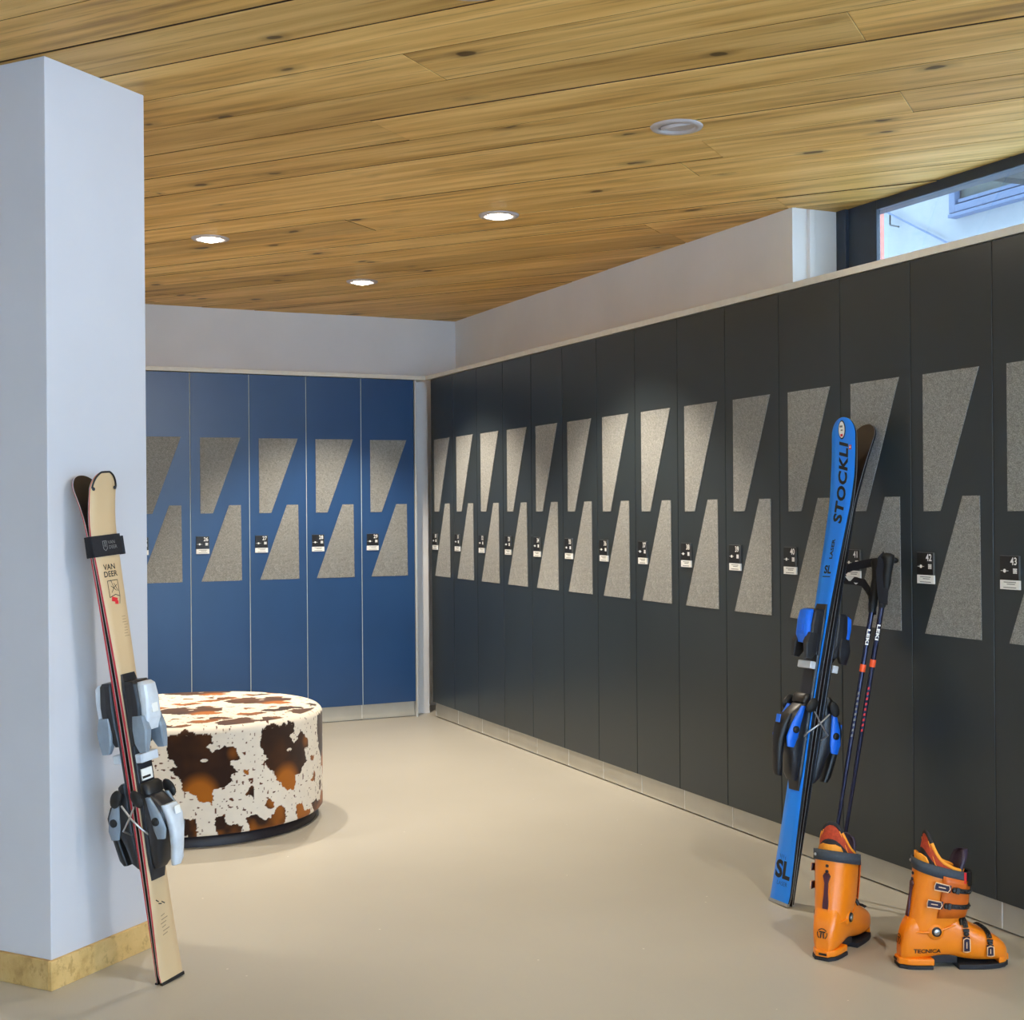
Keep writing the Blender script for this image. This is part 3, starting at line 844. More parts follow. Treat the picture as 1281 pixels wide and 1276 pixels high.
# the flat top: the same print cut from another piece of the hide
X_, Y_ = V[:, 0] + 9, V[:, 1] + 9
ca_, sa_ = math.cos(R(25)), math.sin(R(25))
ut = (X_ * ca_ + Y_ * sa_) / 0.356 * 40 + 6; vt = 0.03 + np.mod(-X_ * sa_ + Y_ * ca_ + 0.11, 0.41)
bt, st_, spt = hide_colour(ut, vt, X_, Y_)
Ct = finish_colours(bt, st_, spt, np.clip(orange_zone(ut, vt) + 0.12, 0, 1), X_, Y_)
C_[top] = Ct[top]
at = me.color_attributes.new('hide', 'FLOAT_COLOR', 'POINT')
at.data.foreach_set('color', np.concatenate([C_, np.ones((len(C_), 1))], 1).astype(np.float32).ravel())
me.polygons.foreach_set('use_smooth', [True] * len(me.polygons))
k = NT('cowhide_print')
a_ = k.n('ShaderNodeVertexColor'); a_.layer_name = 'hide'
k.l(a_.outputs['Color'], k.b.inputs['Base Color']); k.b.inputs['Roughness'].default_value = 0.8
k.b.inputs['Sheen Weight'].default_value = 0.15; k.b.inputs['Specular IOR Level'].default_value = 0.2
nz = k.n('ShaderNodeTexNoise', i_Scale=300.0, i_Detail=3.0); k.l(k.coords(), nz.inputs['Vector']); k.bump(nz.outputs['Fac'], 0.25, 0.001)
me.materials.append(k.m); me.update()
link('cushion_cover', me, pouf)
b = MB(); b.lathe([(PR - 0.028, 0.0), (PR - 0.026, PZ0 + 0.004), (0.0, PZ0 + 0.004)], 96); b.build('base', M['pouf_base'], pouf)
b = MB(); b.tube([((PR - 0.003) * math.cos(t), (PR - 0.003) * math.sin(t), PH - 0.032) for t in np.linspace(0, 2 * PI, 97)[:-1]], 0.003, 6, closed=True)
b.build('piping', simple('cream_piping', lin(214, 200, 178), 0.8), pouf)

# ================================================================= skis
def pose(P0, P1, nrm):
    L = (P1 - P0).normalized(); N = (nrm - L * nrm.dot(L)).normalized(); W = N.cross(L)      # (W, N, L) right handed: W x N = L
    return Matrix(((L.x, W.x, N.x, P0.x), (L.y, W.y, N.y, P0.y), (L.z, W.z, N.z, P0.z), (0, 0, 0, 1)))
# local frame of a ski: x along its length from the tail, y across, z out of the top sheet; z=0 lies in the middle of the pair

class Ski:
    def __init__(s, length, tail, waist, shovel, rise, thick, tip_round, turn=0.30, camber=0.004):
        s.L, s.tw, s.ww, s.sw, s.rise, s.th, s.tr = length, tail / 2, waist / 2, shovel / 2, rise, thick, tip_round
        s.xr = length - turn; s.camber = camber      # the tip starts to turn up at xr
    def hw(s, x):
        t = x / s.L
        if t < 0.45: w = s.ww + (s.tw - s.ww) * ((0.45 - t) / 0.45) ** 1.8
        else: w = s.ww + (s.sw - s.ww) * min(1, ((t - 0.45) / 0.43)) ** 1.8
        d = s.L - x
        if d < s.tr: w *= math.sqrt(max(0, 1 - (1 - d / s.tr) ** 2.2)) * 0.97 + 0.03
        if x < 0.012: w *= 0.93 + 0.07 * x / 0.012
        return w
    def base(s, x):
        z = 0.0015 + s.camber * math.sin(PI * min(1, max(0, x / s.xr)))
        if x > s.xr: z += s.rise * ((x - s.xr) / (s.L - s.xr)) ** 1.8
        if x < 0.05: z += 0.004 * (1 - x / 0.05) ** 2
        return z
    def thk(s, x):
        t = x / s.L
        return s.th * (0.38 + 0.62 * max(0, math.sin(PI * min(1, max(0.0, t * 0.97 + 0.02)))) ** 0.7)
    def top(s, x): return s.base(x) + s.thk(x)
    def on(s, x, y, z=0.0006): return (x, y, s.top(x) + z)
    def xs(s):
        a = list(np.linspace(0, s.L - s.tr, 46)) + list(s.L - s.tr * (1 - np.sin(np.linspace(0, PI / 2, 16)[1:]) * 0.999))
        return a

def build_ski(S, root, mats):
    """top sheet, sidewalls with steel edges and sole: parts of root"""
    xs = S.xs()
    def strip(rowsfn, name, mat, smooth=True):
        b = MB(); rows = [rowsfn(x) for x in xs]; n = len(rows[0]); vs = [p for r_ in rows for p in r_]; fs = []
        for i in range(len(rows) - 1):
            for j in range(n - 1): fs.append((i * n + j, i * n + j + 1, (i + 1) * n + j + 1, (i + 1) * n + j))
        b.add(vs, fs, smooth)
        return b
    # closed body: base, sides
    b = MB()
    rings = []
    for x in xs:
        h, z0, z1 = S.hw(x), S.base(x), S.top(x)
        rings.append([(x, -h, z0), (x, h, z0), (x, h, z0 + 0.0022), (x, h - 0.0006, z1 - 0.0012), (x, -h + 0.0006, z1 - 0.0012), (x, -h, z0 + 0.0022)])
    n = 6
    vs = [p for r_ in rings for p in r_]
    def quads(j, k_): return [(i * n + j, i * n + k_, (i + 1) * n + k_, (i + 1) * n + j) for i in range(len(rings) - 1)]
    o0 = len(b.v)
    b.v += [tuple(p) for p in vs]
    for (j, k_, mi) in ((0, 1, 1), (1, 2, 2), (2, 3, 0), (3, 4, 0), (4, 5, 0), (5, 0, 2)):
        for q in quads(j, k_): b.f.append(list(q)); b.mi.append(mi); b.sm.append(False)
    b.f.append([5, 4, 3, 2, 1, 0]); b.mi.append(0); b.sm.append(False)
    m_ = (len(rings) - 1) * n
    b.f.append([m_ + i for i in range(6)]); b.mi.append(0); b.sm.append(False)
    b.build('core', [mats['side'], mats['base'], M['steel']], root)
    def trow(x):
        h, z1 = S.hw(x) - 0.0005, S.top(x)
        return [(x, -h, z1 - 0.0012), (x, -h * 0.97, z1), (x, -h * 0.4, z1 + 0.0003), (x, h * 0.4, z1 + 0.0003), (x, h * 0.97, z1), (x, h, z1 - 0.0012)]
    return strip(trow, 'top_sheet', None).build('top_sheet', mats['top'], root)

def ring_sec(x, hw, z0, z1, n=14, e=0.55):
    """rounded section across the ski at x"""
    out = []
    for k_ in range(n):
        t = 2 * PI * k_ / n
        c, s_ = math.cos(t), math.sin(t)
        out.append((x, hw * math.copysign(abs(c) ** e, c), (z0 + z1) / 2 + (z1 - z0) / 2 * math.copysign(abs(s_) ** e, s_)))
    return out

def binding(S, root, xh0, xh1, xt0, xt1, pal, style):
    zt = S.top((xh0 + xt1) / 2); hs = 0.78 if style >= 2 else 0.85; style %= 2
    # riser plate
    b = MB()
    xs = np.linspace(xh0 - 0.03, xt1 + 0.02, 14)
    b.loft([ring_sec(x, 0.031 if 0 < i < 13 else 0.026, S.top(x) - 0.002, S.top(x) + (0.013 if 0 < i < 13 else 0.004), 10, 0.35) for i, x in enumerate(xs)], smooth=False)
    b.build('riser_plate', pal['dark'], root, 0.001, 1)
    # --- toe piece
    zz = zt + 0.012
    D = xt1 - xt0
    b = MB()
    pr = [(0.0, 0.033, 0.012), (0.08, 0.034, 0.022), (0.22, 0.034, 0.030), (0.30, 0.036, 0.048), (0.62, 0.035, 0.052), (0.80, 0.033, 0.048), (0.95, 0.032, 0.044), (1.0, 0.029, 0.036)]
    b.loft([ring_sec(xt0 + D * t, w, zz - 0.006, zz + hs * h, 16, 0.38) for t, w, h in pr], smooth=False)
    toe = b.build('toe_piece', pal['dark'], root)
    # two wings reaching over the boot toe
    for sg in (-1, 1):
        b = MB()
        b.loft([ring_sec(xt0 + D * 0.46, 0.010, zz + hs * 0.016, zz + hs * 0.060, 10, 0.4), ring_sec(xt0 + D * 0.24, 0.013, zz + hs * 0.012, zz + hs * 0.072, 10, 0.4),
                ring_sec(xt0 + D * 0.04, 0.011, zz + hs * 0.016, zz + hs * 0.066, 10, 0.4), ring_sec(xt0 - D * 0.10, 0.007, zz + hs * 0.030, zz + hs * 0.060, 10, 0.4)], smooth=False)
        b.v = [(x, y + sg * (0.028 + 0.10 * max(0, xt0 + D * 0.3 - x)), z) for x, y, z in b.v]
        b.build('toe_wing', pal['wing'], toe)
    # cover and window on top, pad at the lower end
    b = MB(); b.loft([ring_sec(xt0 + D * t, w, zz + hs * 0.036, zz + hs * h, 12) for t, w, h in ((0.22, 0.026, 0.060), (0.40, 0.029, 0.072), (0.70, 0.027, 0.078), (0.92, 0.024, 0.074), (0.97, 0.020, 0.060))], smooth=False)
    b.build('toe_cover', pal['accent'], toe)
    b = MB(); b.box((xt0 + D * 0.55, 0, zz + hs * 0.0755), (D * 0.14, 0.022, 0.004)); b.build('setting_window', pal['mark'], toe, 0.001)
    b = MB(); b.box((xt0 - 0.034, 0, zz + 0.012), (0.024, 0.066, 0.022)); b.build('sole_pad', M['pale_shell'], root, 0.003)
    # --- heel piece
    D = xh1 - xh0
    b = MB()
    pr = [(0.0, 0.020, 0.010), (0.08, 0.028, 0.024), (0.30, 0.031, 0.036), (0.50, 0.034, 0.058), (0.66, 0.036, 0.068), (0.80, 0.034, 0.060), (0.93, 0.032, 0.030), (1.0, 0.030, 0.012)]
    b.loft([ring_sec(xh0 + D * t, w, zz - 0.006, zz + h) for t, w, h in pr])
    heel = b.build('heel_piece', pal['dark'], root)
    # heel lever: a long arm standing off the housing and pointing down to the tail
    b = MB()
    pr = [(0.80, 0.026, 0.050, 0.070), (0.66, 0.027, 0.060, 0.086), (0.48, 0.022, 0.062, 0.088), (0.28, 0.018, 0.058, 0.082), (0.10, 0.017, 0.050, 0.074), (0.03, 0.013, 0.048, 0.066)]
    b.loft([ring_sec(xh0 + D * t, w, zz + z0_, zz + z1_, 12) for t, w, z0_, z1_ in pr]); lev = b.build('heel_lever', pal['lever'], heel)
    for sg in (-1, 1):
        b = MB(); b.loft([ring_sec(xh0 + D * t, 0.005, zz + z0_, zz + z1_, 8) for t, z0_, z1_ in ((0.92, 0.020, 0.034), (0.70, 0.026, 0.062), (0.52, 0.030, 0.074), (0.40, 0.040, 0.066))])
        b.v = [(x, y + sg * 0.036, z) for x, y, z in b.v]; b.build('heel_side_plate', pal['shell'], heel)
        b = MB(); b.M = Matrix.Translation((xh0 + D * 0.62, sg * 0.041, zz + 0.046)) @ Matrix.Rotation(R(90), 4, 'X')
        b.lathe([(0.0, -0.004), (0.011, -0.004), (0.011, 0.004), (0.0, 0.004)], 16); b.build('pivot_cap', pal['pad'], heel)
    b = MB(); b.box((xh0 + D * 0.72, 0, zz + 0.0885), (D * 0.10, 0.020, 0.003)); b.build('setting_window', pal['mark'], heel, 0.001)
    b = MB(); b.loft([ring_sec(xh1 + t, w, zz - 0.004, zz + h, 12) for t, w, h in ((-0.01, 0.032, 0.030), (0.012, 0.034, 0.026), (0.020, 0.030, 0.016))]); b.build('heel_cup', pal['shell2'], heel)
    # ski brake: two wire arms clipped round the other ski of the pair, each ending in a pad
    xb = xh1 - 0.01
    br = MB()
    for sg in (-1, 1):
        y_ = sg * (0.0475 + 0.009 * style)
        br.tube([(xb - 0.110, sg * 0.022, zz + 0.002), (xb - 0.088, y_, zz + 0.002), (xb - 0.058, y_ + sg * 0.004, 0.0), (xb - 0.022, y_ + sg * 0.004, -zt - 0.012)], 0.0026, 8)
    wire = br.build('brake_wire', M['steel'], root)
    for sg in (-1, 1):
        y_ = sg * (0.0535 + 0.009 * style)
        b = MB(); b.ell((xb - 0.004, y_, -zt - 0.026), (0.027, 0.009, 0.017), 14, 8, Matrix.Rotation(R(-35), 3, 'Y')); b.build('brake_pad', pal['pad'], wire)

def lettering(root, S, txt, x, y, size, mat, rot, name='lettering', shear=0.0, bold=0.0, sx=1.0, spc=1.0):
    """rot 0: reads upright with its top towards the tip; rot 90: reads from the tail upwards"""
    tm = text_mesh(txt, size, shear=shear, bold=bold, sx=sx, spc=spc)
    if rot == 0: fn = lambda u, v, w: S.on(x + v, y - u)
    else: fn = lambda u, v, w: S.on(x + u, y + v)
    vs, fs = mapped(tm, fn)
    return raw_build(name, vs, fs, mat, root)

def marks(root, S, rects, mat, name):
    b = MB()
    for (x0, y0, x1, y1, w) in rects:      # strokes between two points of the top sheet
        d = Vector((x1 - x0, y1 - y0)).normalized(); n_ = Vector((-d.y, d.x)) * w / 2
        pts = [(x0 + n_.x, y0 + n_.y), (x1 + n_.x, y1 + n_.y), (x1 - n_.x, y1 - n_.y), (x0 - n_.x, y0 - n_.y)]
        b.add([S.on(px, py, 0.0007) for px, py in pts], [(0, 1, 2, 3)])
    return b.build(name, mat, root)

# --- tan pair, leaning on the pillar
FACE_N = Vector((UB.x, UB.y, 0))            # normal of the wide pillar face
P0 = Vector((0.656, 3.585, 0.0)); P1 = Vector((0.478, 3.666, 1.349))
L_TAN = (P1 - P0).length
S1 = Ski(L_TAN, 0.090, 0.066, 0.096, 0.040, 0.0105, 0.05, 0.175, 0.003)
Mp = pose(P0, P1, FACE_N)
pal_tan = dict(wing=M['grey_shell'], dark=M['binding_dark'], shell=M['grey_shell'], accent=M['pale_shell'], lever=M['black_plastic'], mark=M['white_card'], pad=M['black_soft'], shell2=M['black_plastic'])
pal_tan_lev = dict(pal_tan, lever=M['pale_shell'])
tan_mats = dict(top=M['tan_top'], side=M['ski_side_red'], base=M['ski_base'])
FL = Matrix.Rotation(PI, 4, 'X')
for i, (mat_, lab) in enumerate(((Mp, 'tan topped ski leaning on the pillar, top sheet facing the room'), (Mp @ FL, 'tan ski with dark base showing, turned to the white pillar face'))):
    t = thing('ski', lab, 'ski', mat_, 'skis of the tan pair')
    build_ski(S1, t, tan_mats)
    binding(S1, t, 0.305, 0.515, 0.635, 0.805, pal_tan_lev if i == 0 else pal_tan, i)
    # tail protector and rope edging at the tip
    b = MB(); b.box((0.004, 0, S1.base(0) + 0.0035), (0.009, S1.hw(0.006) * 2 + 0.002, 0.0075)); b.build('tail_cap', M['black_plastic'], t, 0.001)
    if i == 0:
        pts = []
        for q in np.linspace(-1, 1, 33):
            x = S1.L - 0.003 - 0.040 * (1 - math.cos(q * PI / 2)); pts.append((x, math.copysign(max(0.0, S1.hw(x) - 0.004), q) if abs(q) > 0.02 else 0.0, S1.top(x) + 0.0012))
        b = MB(); b.tube(pts, 0.0026, 8)
        for e_ in (pts[0], pts[-1]): b.ell((e_[0] - 0.002, e_[1] * 0.9, e_[2] + 0.001), (0.005, 0.005, 0.003), 10, 6)
        b.build('tip_edging', M['dark_metal'], t)
        lettering(t, S1, 'VAN', 1.110, 0.002, 0.021, M['black_print'], 0, bold=0.0004)
        lettering(t, S1, 'DEER', 1.091, 0.002, 0.021, M['black_print'], 0, bold=0.0004)
        e0, e1, yl, yr = 1.074, 1.030, 0.018, -0.019
        marks(t, S1, [(e0, yl, e0, yr, 0.002), (e0, yl, e1, yl, 0.002), (e0, yr, e1, yr, 0.002), (e1, yl, 1.036, -0.004, 0.002), (1.036, -0.004, e1, yr, 0.002), (e1, yr, 1.010, -0.014, 0.002),
                      (1.076, 0.006, 1.054, -0.002, 0.0018), (1.054, -0.002, 1.062, -0.014, 0.0018), (1.054, -0.002, 1.042, 0.008, 0.0018), (1.066, -0.004, 1.044, -0.016, 0.0018), (1.060, 0.008, 1.046, -0.010, 0.0018)], M['black_print'], 'emblem')
        marks(t, S1, [(1.026, 0.012, 1.020, -0.008, 0.012), (1.016, 0.002, 1.014, -0.010, 0.010)], M['red_print'], 'emblem_red')
        rr = random.Random(4)
        marks(t, S1, [(0.975 - i_ * 0.0075, -0.004 - rr.uniform(0, 0.006) + -0.008, 0.975 - i_ * 0.0075, -0.026 - rr.uniform(0, 0.006), 0.0013) for i_ in range(8)], M['faint_print'], 'small_print')
        marks(t, S1, [(0.222, 0.020, 0.214, 0.010, 0.003), (0.210, 0.012, 0.206, 0.000, 0.003), (0.212, 0.000, 0.204, -0.012, 0.003)], M['black_print'], 'scribble')
        marks(t, S1, [(0.175 - i_ * 0.010, 0.016 - rr.uniform(0, 0.008), 0.178 - i_ * 0.010, -0.010 + rr.uniform(-0.008, 0.008), 0.0022) for i_ in range(6)], M['faint_print'], 'small_print')
        b = MB(); b.box((0.555, 0, S1.top(0.555) + 0.0145), (0.030, 0.040, 0.003)); b.cur = 1
        b.box((0.548, 0.004, S1.top(0.555) + 0.0162), (0.006, 0.030, 0.0006))
        b.build('sticker', [M['white_card'], M['black_print']], t)
# strap round both tips
XS = 1.168
b = MB()
hw_ = S1.hw(XS + 0.02) + 0.002; hz = S1.top(XS + 0.002) + 0.003
def strap_ring(x, g=0.0):
    h_ = S1.top(x) + 0.0026 + g; w_ = hw_ + 0.0015 + g
    return [(x, y, z) for y, z in ((-w_, -h_ + 0.003), (-w_ + 0.002, -h_), (w_ - 0.002, -h_), (w_, -h_ + 0.003), (w_, h_ - 0.003), (w_ - 0.002, h_), (-w_ + 0.002, h_), (-w_, h_ - 0.003))]
xs_ = [XS - 0.028, XS - 0.012, XS + 0.006, XS + 0.020, XS + 0.028]
b.loft([strap_ring(xs_[0])] + [strap_ring(x, 0.0025) for x in xs_] + [strap_ring(x) for x in reversed(xs_)], False, False, smooth=False)
st = thing('ski_strap', 'black fabric strap wrapped round the tips of the tan skis', 'strap', Mp)
b.build('band', M['strap_black'], st)
b = MB(); b.box((XS - 0.004, -hw_ - 0.011, hz * 0.45), (0.05, 0.016, 0.003), Matrix.Rotation(R(-28), 3, 'X')); b.build('loose_end', M['strap_black'], st, 0.001)
zf = S1.top(XS + 0.02) + 0.0056
for (tx_, xx_, yy_, ss_) in (('VAN', XS + 0.007, -0.014, 0.013), ('DEER', XS - 0.006, -0.017, 0.013)):
    vs, fs = mapped(text_mesh(tx_, ss_), lambda u, v, w: (xx_ + v, yy_ - u, S1.top(xx_ + v) + 0.0068)); raw_build('lettering', vs, fs, M['grey_print'], st)
b = MB()
for (x0, y0, x1, y1) in ((0.012, 0.018, 0.012, 0.004), (0.012, 0.018, -0.008, 0.018), (0.012, 0.004, -0.008, 0.004), (0.010, 0.013, -0.004, 0.008), (0.010, 0.008, -0.004, 0.014), (-0.008, 0.018, -0.014, 0.011), (-0.014, 0.011, -0.008, 0.004)):
    d = Vector((x1 - x0, y1 - y0)).normalized(); n_ = Vector((-d.y, d.x)) * 0.0009
    b.add([(XS + px, py, S1.top(XS + px) + 0.0068) for px, py in ((x0 + n_.x, y0 + n_.y), (x1 + n_.x, y1 + n_.y), (x1 - n_.x, y1 - n_.y), (x0 - n_.x, y0 - n_.y))], [(0, 1, 2, 3)])
b.build('emblem', M['grey_print'], st)

# --- blue pair, leaning on the right lockers
P0 = Vector((2.5135, 3.4185, 0.0)); P1 = Vector((2.848, 3.452, 1.523))
L_BL = (P1 - P0).length
S2 = Ski(L_BL, 0.100, 0.070, 0.118, 0.046, 0.016, 0.060)
Mq = pose(P0, P1, Vector((-1, 0, 0)))
pal_blue = dict(wing=M['binding_dark'], dark=M['binding_dark'], shell=M['blue_shell'], accent=M['blue_shell'], lever=M['black_plastic'], mark=M['blue_shell'], pad=M['black_soft'], shell2=M['black_plastic'])
blue_mats = dict(top=M['blue_top'], side=M['ski_side_black'], base=M['ski_base'])
for i, (mat_, lab) in enumerate(((Mq, 'bright blue racing ski leaning on the lockers, blue top sheet facing the room'), (Mq @ FL, 'blue ski behind its twin, black base and edges showing beside locker 41'))):
    t = thing('ski', lab, 'ski', mat_, 'skis of the blue pair')
    build_ski(S2, t, blue_mats)
    pb_ = dict(pal_blue); pb_['pad'] = M['black_soft']
    binding(S2, t, 0.385, 0.640, 0.785, 0.930, pb_, i + 2)
    b = MB(); b.box((0.004, 0, S2.base(0) + 0.0045), (0.010, S2.hw(0.006) * 2 + 0.001, 0.0095)); b.build('tail_cap', M['steel'], t, 0.001)
    if i == 0:
        lettering(t, S2, 'STOCKLI', 1.345, -0.006, 0.058, M['black_print'], 90, shear=0.22, bold=0.0022, sx=1.04, spc=1.12)
        lettering(t, S2, 'LASER', 1.130, -0.004, 0.020, M['black_print'], 90, bold=0.0006, sx=1.2)
        lettering(t, S2, 'SL', 1.062, 0.002, 0.036, M['black_print'], 0, bold=0.0012, sx=1.0)
        marks(t, S2, [(1.040, 0.022, 1.040, -0.016, 0.003)], M['black_print'], 'underline')
        lettering(t, S2, 'SL', 0.102, 0.002, 0.072, M['black_print'], 0, bold=0.003, sx=1.05)
        lettering(t, S2, 'LASER', 0.062, -0.002, 0.018, M['blue_print'], 0, sx=1.1)
        marks(t, S2, [(0.150, 0.015, 0.135, 0.015, 0.002), (0.150, 0.006, 0.138, 0.006, 0.002), (0.146, -0.004, 0.136, -0.004, 0.002), (0.150, 0.024, 0.140, 0.020, 0.002)], M['blue_print'], 'small_print')
        # oval badge at the tip and the little red cross tile
        b = MB(); n_ = 28; cx_, cy_ = 1.520, 0.004
        ring1 = [S2.on(cx_ + 0.030 * math.cos(2 * PI * q / n_), cy_ + 0.018 * math.sin(2 * PI * q / n_), 0.0012) for q in range(n_)]
        b.add(ring1, [tuple(range(n_))]); b.build('badge', M['black_print'], t)
        b = MB(); ring1 = [S2.on(cx_ + 0.026 * math.cos(2 * PI * q / n_), cy_ + 0.0145 * math.sin(2 * PI * q / n_), 0.0022) for q in range(n_)]
        b.add(ring1, [tuple(range(n_))]); b.build('badge_face', M['white_card'], t)
        marks_b = MB()
        for (x0, y0, w_, h_) in ((cx_ + 0.010, cy_ + 0.002, 0.006, 0.014), (cx_ - 0.002, cy_ - 0.001, 0.004, 0.010)):
            marks_b.add([S2.on(x0 + sx_ * w_ / 2, y0 + sy_ * h_ / 2, 0.0030) for sx_, sy_ in ((-1, -1), (1, -1), (1, 1), (-1, 1))], [(0, 1, 2, 3)])
        marks_b.build('badge_mark', M['grey_print'], t)
        b = MB(); b.add([S2.on(cx_ - 0.018 + sx_ * 0.004, cy_ + sy_ * 0.006, 0.0031) for sx_, sy_ in ((-1, -1), (1, -1), (1, 1), (-1, 1))], [(0, 1, 2, 3)]); b.build('badge_red', M['red_print'], t)
        b = MB(); b.add([S2.on(1.462 + sx_ * 0.007, -0.036 + sy_ * 0.006, 0.0009) for sx_, sy_ in ((-1, -1), (1, -1), (1, 1), (-1, 1))], [(0, 1, 2, 3)]); b.build('red_tile', M['red_print'], t)
        b = MB()
        for a_, c_ in ((0.0045, 0.0012), (0.0012, 0.004)): b.add([S2.on(1.462 + sx_ * a_, -0.036 + sy_ * c_, 0.0014) for sx_, sy_ in ((-1, -1), (1, -1), (1, 1), (-1, 1))], [(0, 1, 2, 3)])
        b.build('white_cross', M['white_print'], t)

# ================================================================= ski poles
def pole(P0, P1, lab, grip_turn, strap):
    L = (P1 - P0).normalized(); H = (P1 - P0).length
    X = Vector((-1, 0.25, 0)); X = (X - L * X.dot(L)).normalized(); Y = L.cross(X)
    mat = Matrix(((X.x, Y.x, L.x, P0.x), (X.y, Y.y, L.y, P0.y), (X.z, Y.z, L.z, P0.z), (0, 0, 0, 1)))
    t = thing('ski_pole', lab, 'ski pole', mat, 'ski poles beside the blue skis')
    b = MB(); b.lathe([(0.0015, 0.0), (0.003, 0.02), (0.0045, 0.04), (0.006, 0.10), (0.0075, H * 0.55), (0.0085, H - 0.12)], 14); sh = b.build('shaft', M['pole_shaft'], t)
    b = MB(); b.lathe([(0.0055, 0.07), (0.026, 0.064), (0.028, 0.061), (0.012, 0.056), (0.0055, 0.05)], 20); b.build('basket', M['black_plastic'], t)
    zb_ = H - 0.345
    b = MB(); b.lathe([(0.0088, zb_ - 0.012), (0.0094, zb_ - 0.010), (0.0094, zb_ + 0.010), (0.0088, zb_ + 0.012)], 16); b.build('orange_band', M['band_orange'], t)
    b = MB()
    pr = [(0.0, H - 0.165, 0.010, 0.011), (0.0, H - 0.14, 0.0145, 0.015), (0.001, H - 0.11, 0.013, 0.015), (0.0, H - 0.085, 0.0155, 0.017), (0.001, H - 0.06, 0.0145, 0.0165), (0.003, H - 0.03, 0.017, 0.019), (0.006, H - 0.008, 0.021, 0.023), (0.006, H + 0.004, 0.018, 0.020), (0.006, H + 0.008, 0.008, 0.009)]
    b.loft([[(x + rx * math.cos(2 * PI * k_ / 14), ry * math.sin(2 * PI * k_ / 14), z) for k_ in range(14)] for x, z, rx, ry in pr]); g = b.build('grip', M['black_soft'], t)
    b = MB(); b.ell((-0.016, 0.0, H - 0.012), (0.015, 0.012, 0.010), 12, 8); b.build('grip_horn', M['black_plastic'], g)
    # lettering down the shaft
    vs, fs = text_mesh('LEKI', 0.0135, bold=0.0006, sx=1.9, spc=1.08)
    zc_ = H - 0.245; rr = 0.0095
    cam_dir = (mat.inverted().to_3x3() @ (Vector((0, 0, 1.25)) - P1)); a0 = math.atan2(cam_dir.y, cam_dir.x)
    def wrap(u, v, w): return (rr * math.cos(a0 + v / rr), rr * math.sin(a0 + v / rr), zc_ - u)
    raw_build('lettering', [wrap(u, v, w) for u, v, w in vs], fs, M['white_print'], sh)
    b = MB()
    for q in range(9):
        z_ = H - 0.43 - q * 0.017; r_ = 0.0090
        b.add([(r_ * math.cos(a0 + da), r_ * math.sin(a0 + da), z_ + dz) for da, dz in ((-0.35, 0), (0.35, 0.002), (0.3, 0.010), (-0.3, 0.008))], [(0, 1, 2, 3)])
    b.build('small_print', M['red_print'] if grip_turn else M['grey_print'], sh)
    # strap
    bs = MB()
    rings = []
    for i, p in enumerate(strap):
        p = Vector(p); q0 = Vector(strap[max(i - 1, 0)]); q1 = Vector(strap[min(i + 1, len(strap) - 1)])
        tdir = (q1 - q0).normalized(); up = Vector((0, 0, 1)) if abs(tdir.z) < 0.85 else Vector((1, 0, 0)); sd = tdir.cross(up).normalized(); up2 = sd.cross(tdir)
        rings.append([p + up2 * a_ * 0.013 + sd * c_ * 0.0016 for a_, c_ in ((-1, -1), (1, -1), (1, 1), (-1, 1))])
    rings = [[mat.inverted() @ v for v in r_] for r_ in rings]
    bs.loft(rings, smooth=False); so = bs.build('hand_strap', M['strap_black'], t)
    return t, mat, so
G1 = Vector((2.846, 3.338, 1.070)); G2 = Vector((2.846, 3.290, 1.088))
A1 = Vector((2.668, 3.396, 0.0)); A2 = Vector((2.723, 3.417, 0.0))
def sp(G, pts): return [G + Vector(p) for p in pts]
s1 = sp(G1, [(-0.006, 0.02, -0.004), (-0.02, 0.055, -0.012), (-0.03, 0.095, -0.020), (-0.034, 0.125, -0.030), (-0.036, 0.140, -0.048), (-0.036, 0.125, -0.066), (-0.034, 0.085, -0.066), (-0.03, 0.045, -0.070), (-0.026, 0.010, -0.110), (-0.022, 0.008, -0.150), (-0.020, 0.012, -0.172)])
s2 = sp(G2, [(-0.012, 0.012, 0.004), (-0.030, 0.006, -0.010), (-0.042, 0.002, -0.050), (-0.044, -0.004, -0.100), (-0.040, -0.008, -0.145), (-0.032, -0.008, -0.150), (-0.026, -0.004, -0.10)])
t1, m1, so1 = pole(A1, G1, 'dark ski pole standing next to the blue skis, strap hooked across number 41', 0, s1)
t2, m2, so2 = pole(A2, G2, 'dark ski pole further from the blue skis, with red print on its shaft', 1, s2)
mi_ = m1.inverted()
# pale printed patches on the strap of the first pole
b = MB()
for c_, w_, h_ in ((G1 + Vector((-0.0395, 0.100, -0.060)), 0.046, 0.014), (G1 + Vector((-0.041, 0.134, -0.066)), 0.018, 0.010), (G1 + Vector((-0.037, 0.072, -0.074)), 0.022, 0.005)):
    b.add([mi_ @ (c_ + Vector((0, sy_ * w_ / 2, sz_ * h_ / 2))) for sy_, sz_ in ((-0.2, -1), (0.2, -1), (1, 1), (-1, 1))], [(0, 1, 2, 3)])
b.build('printed_patch', M['white_card'], so1)

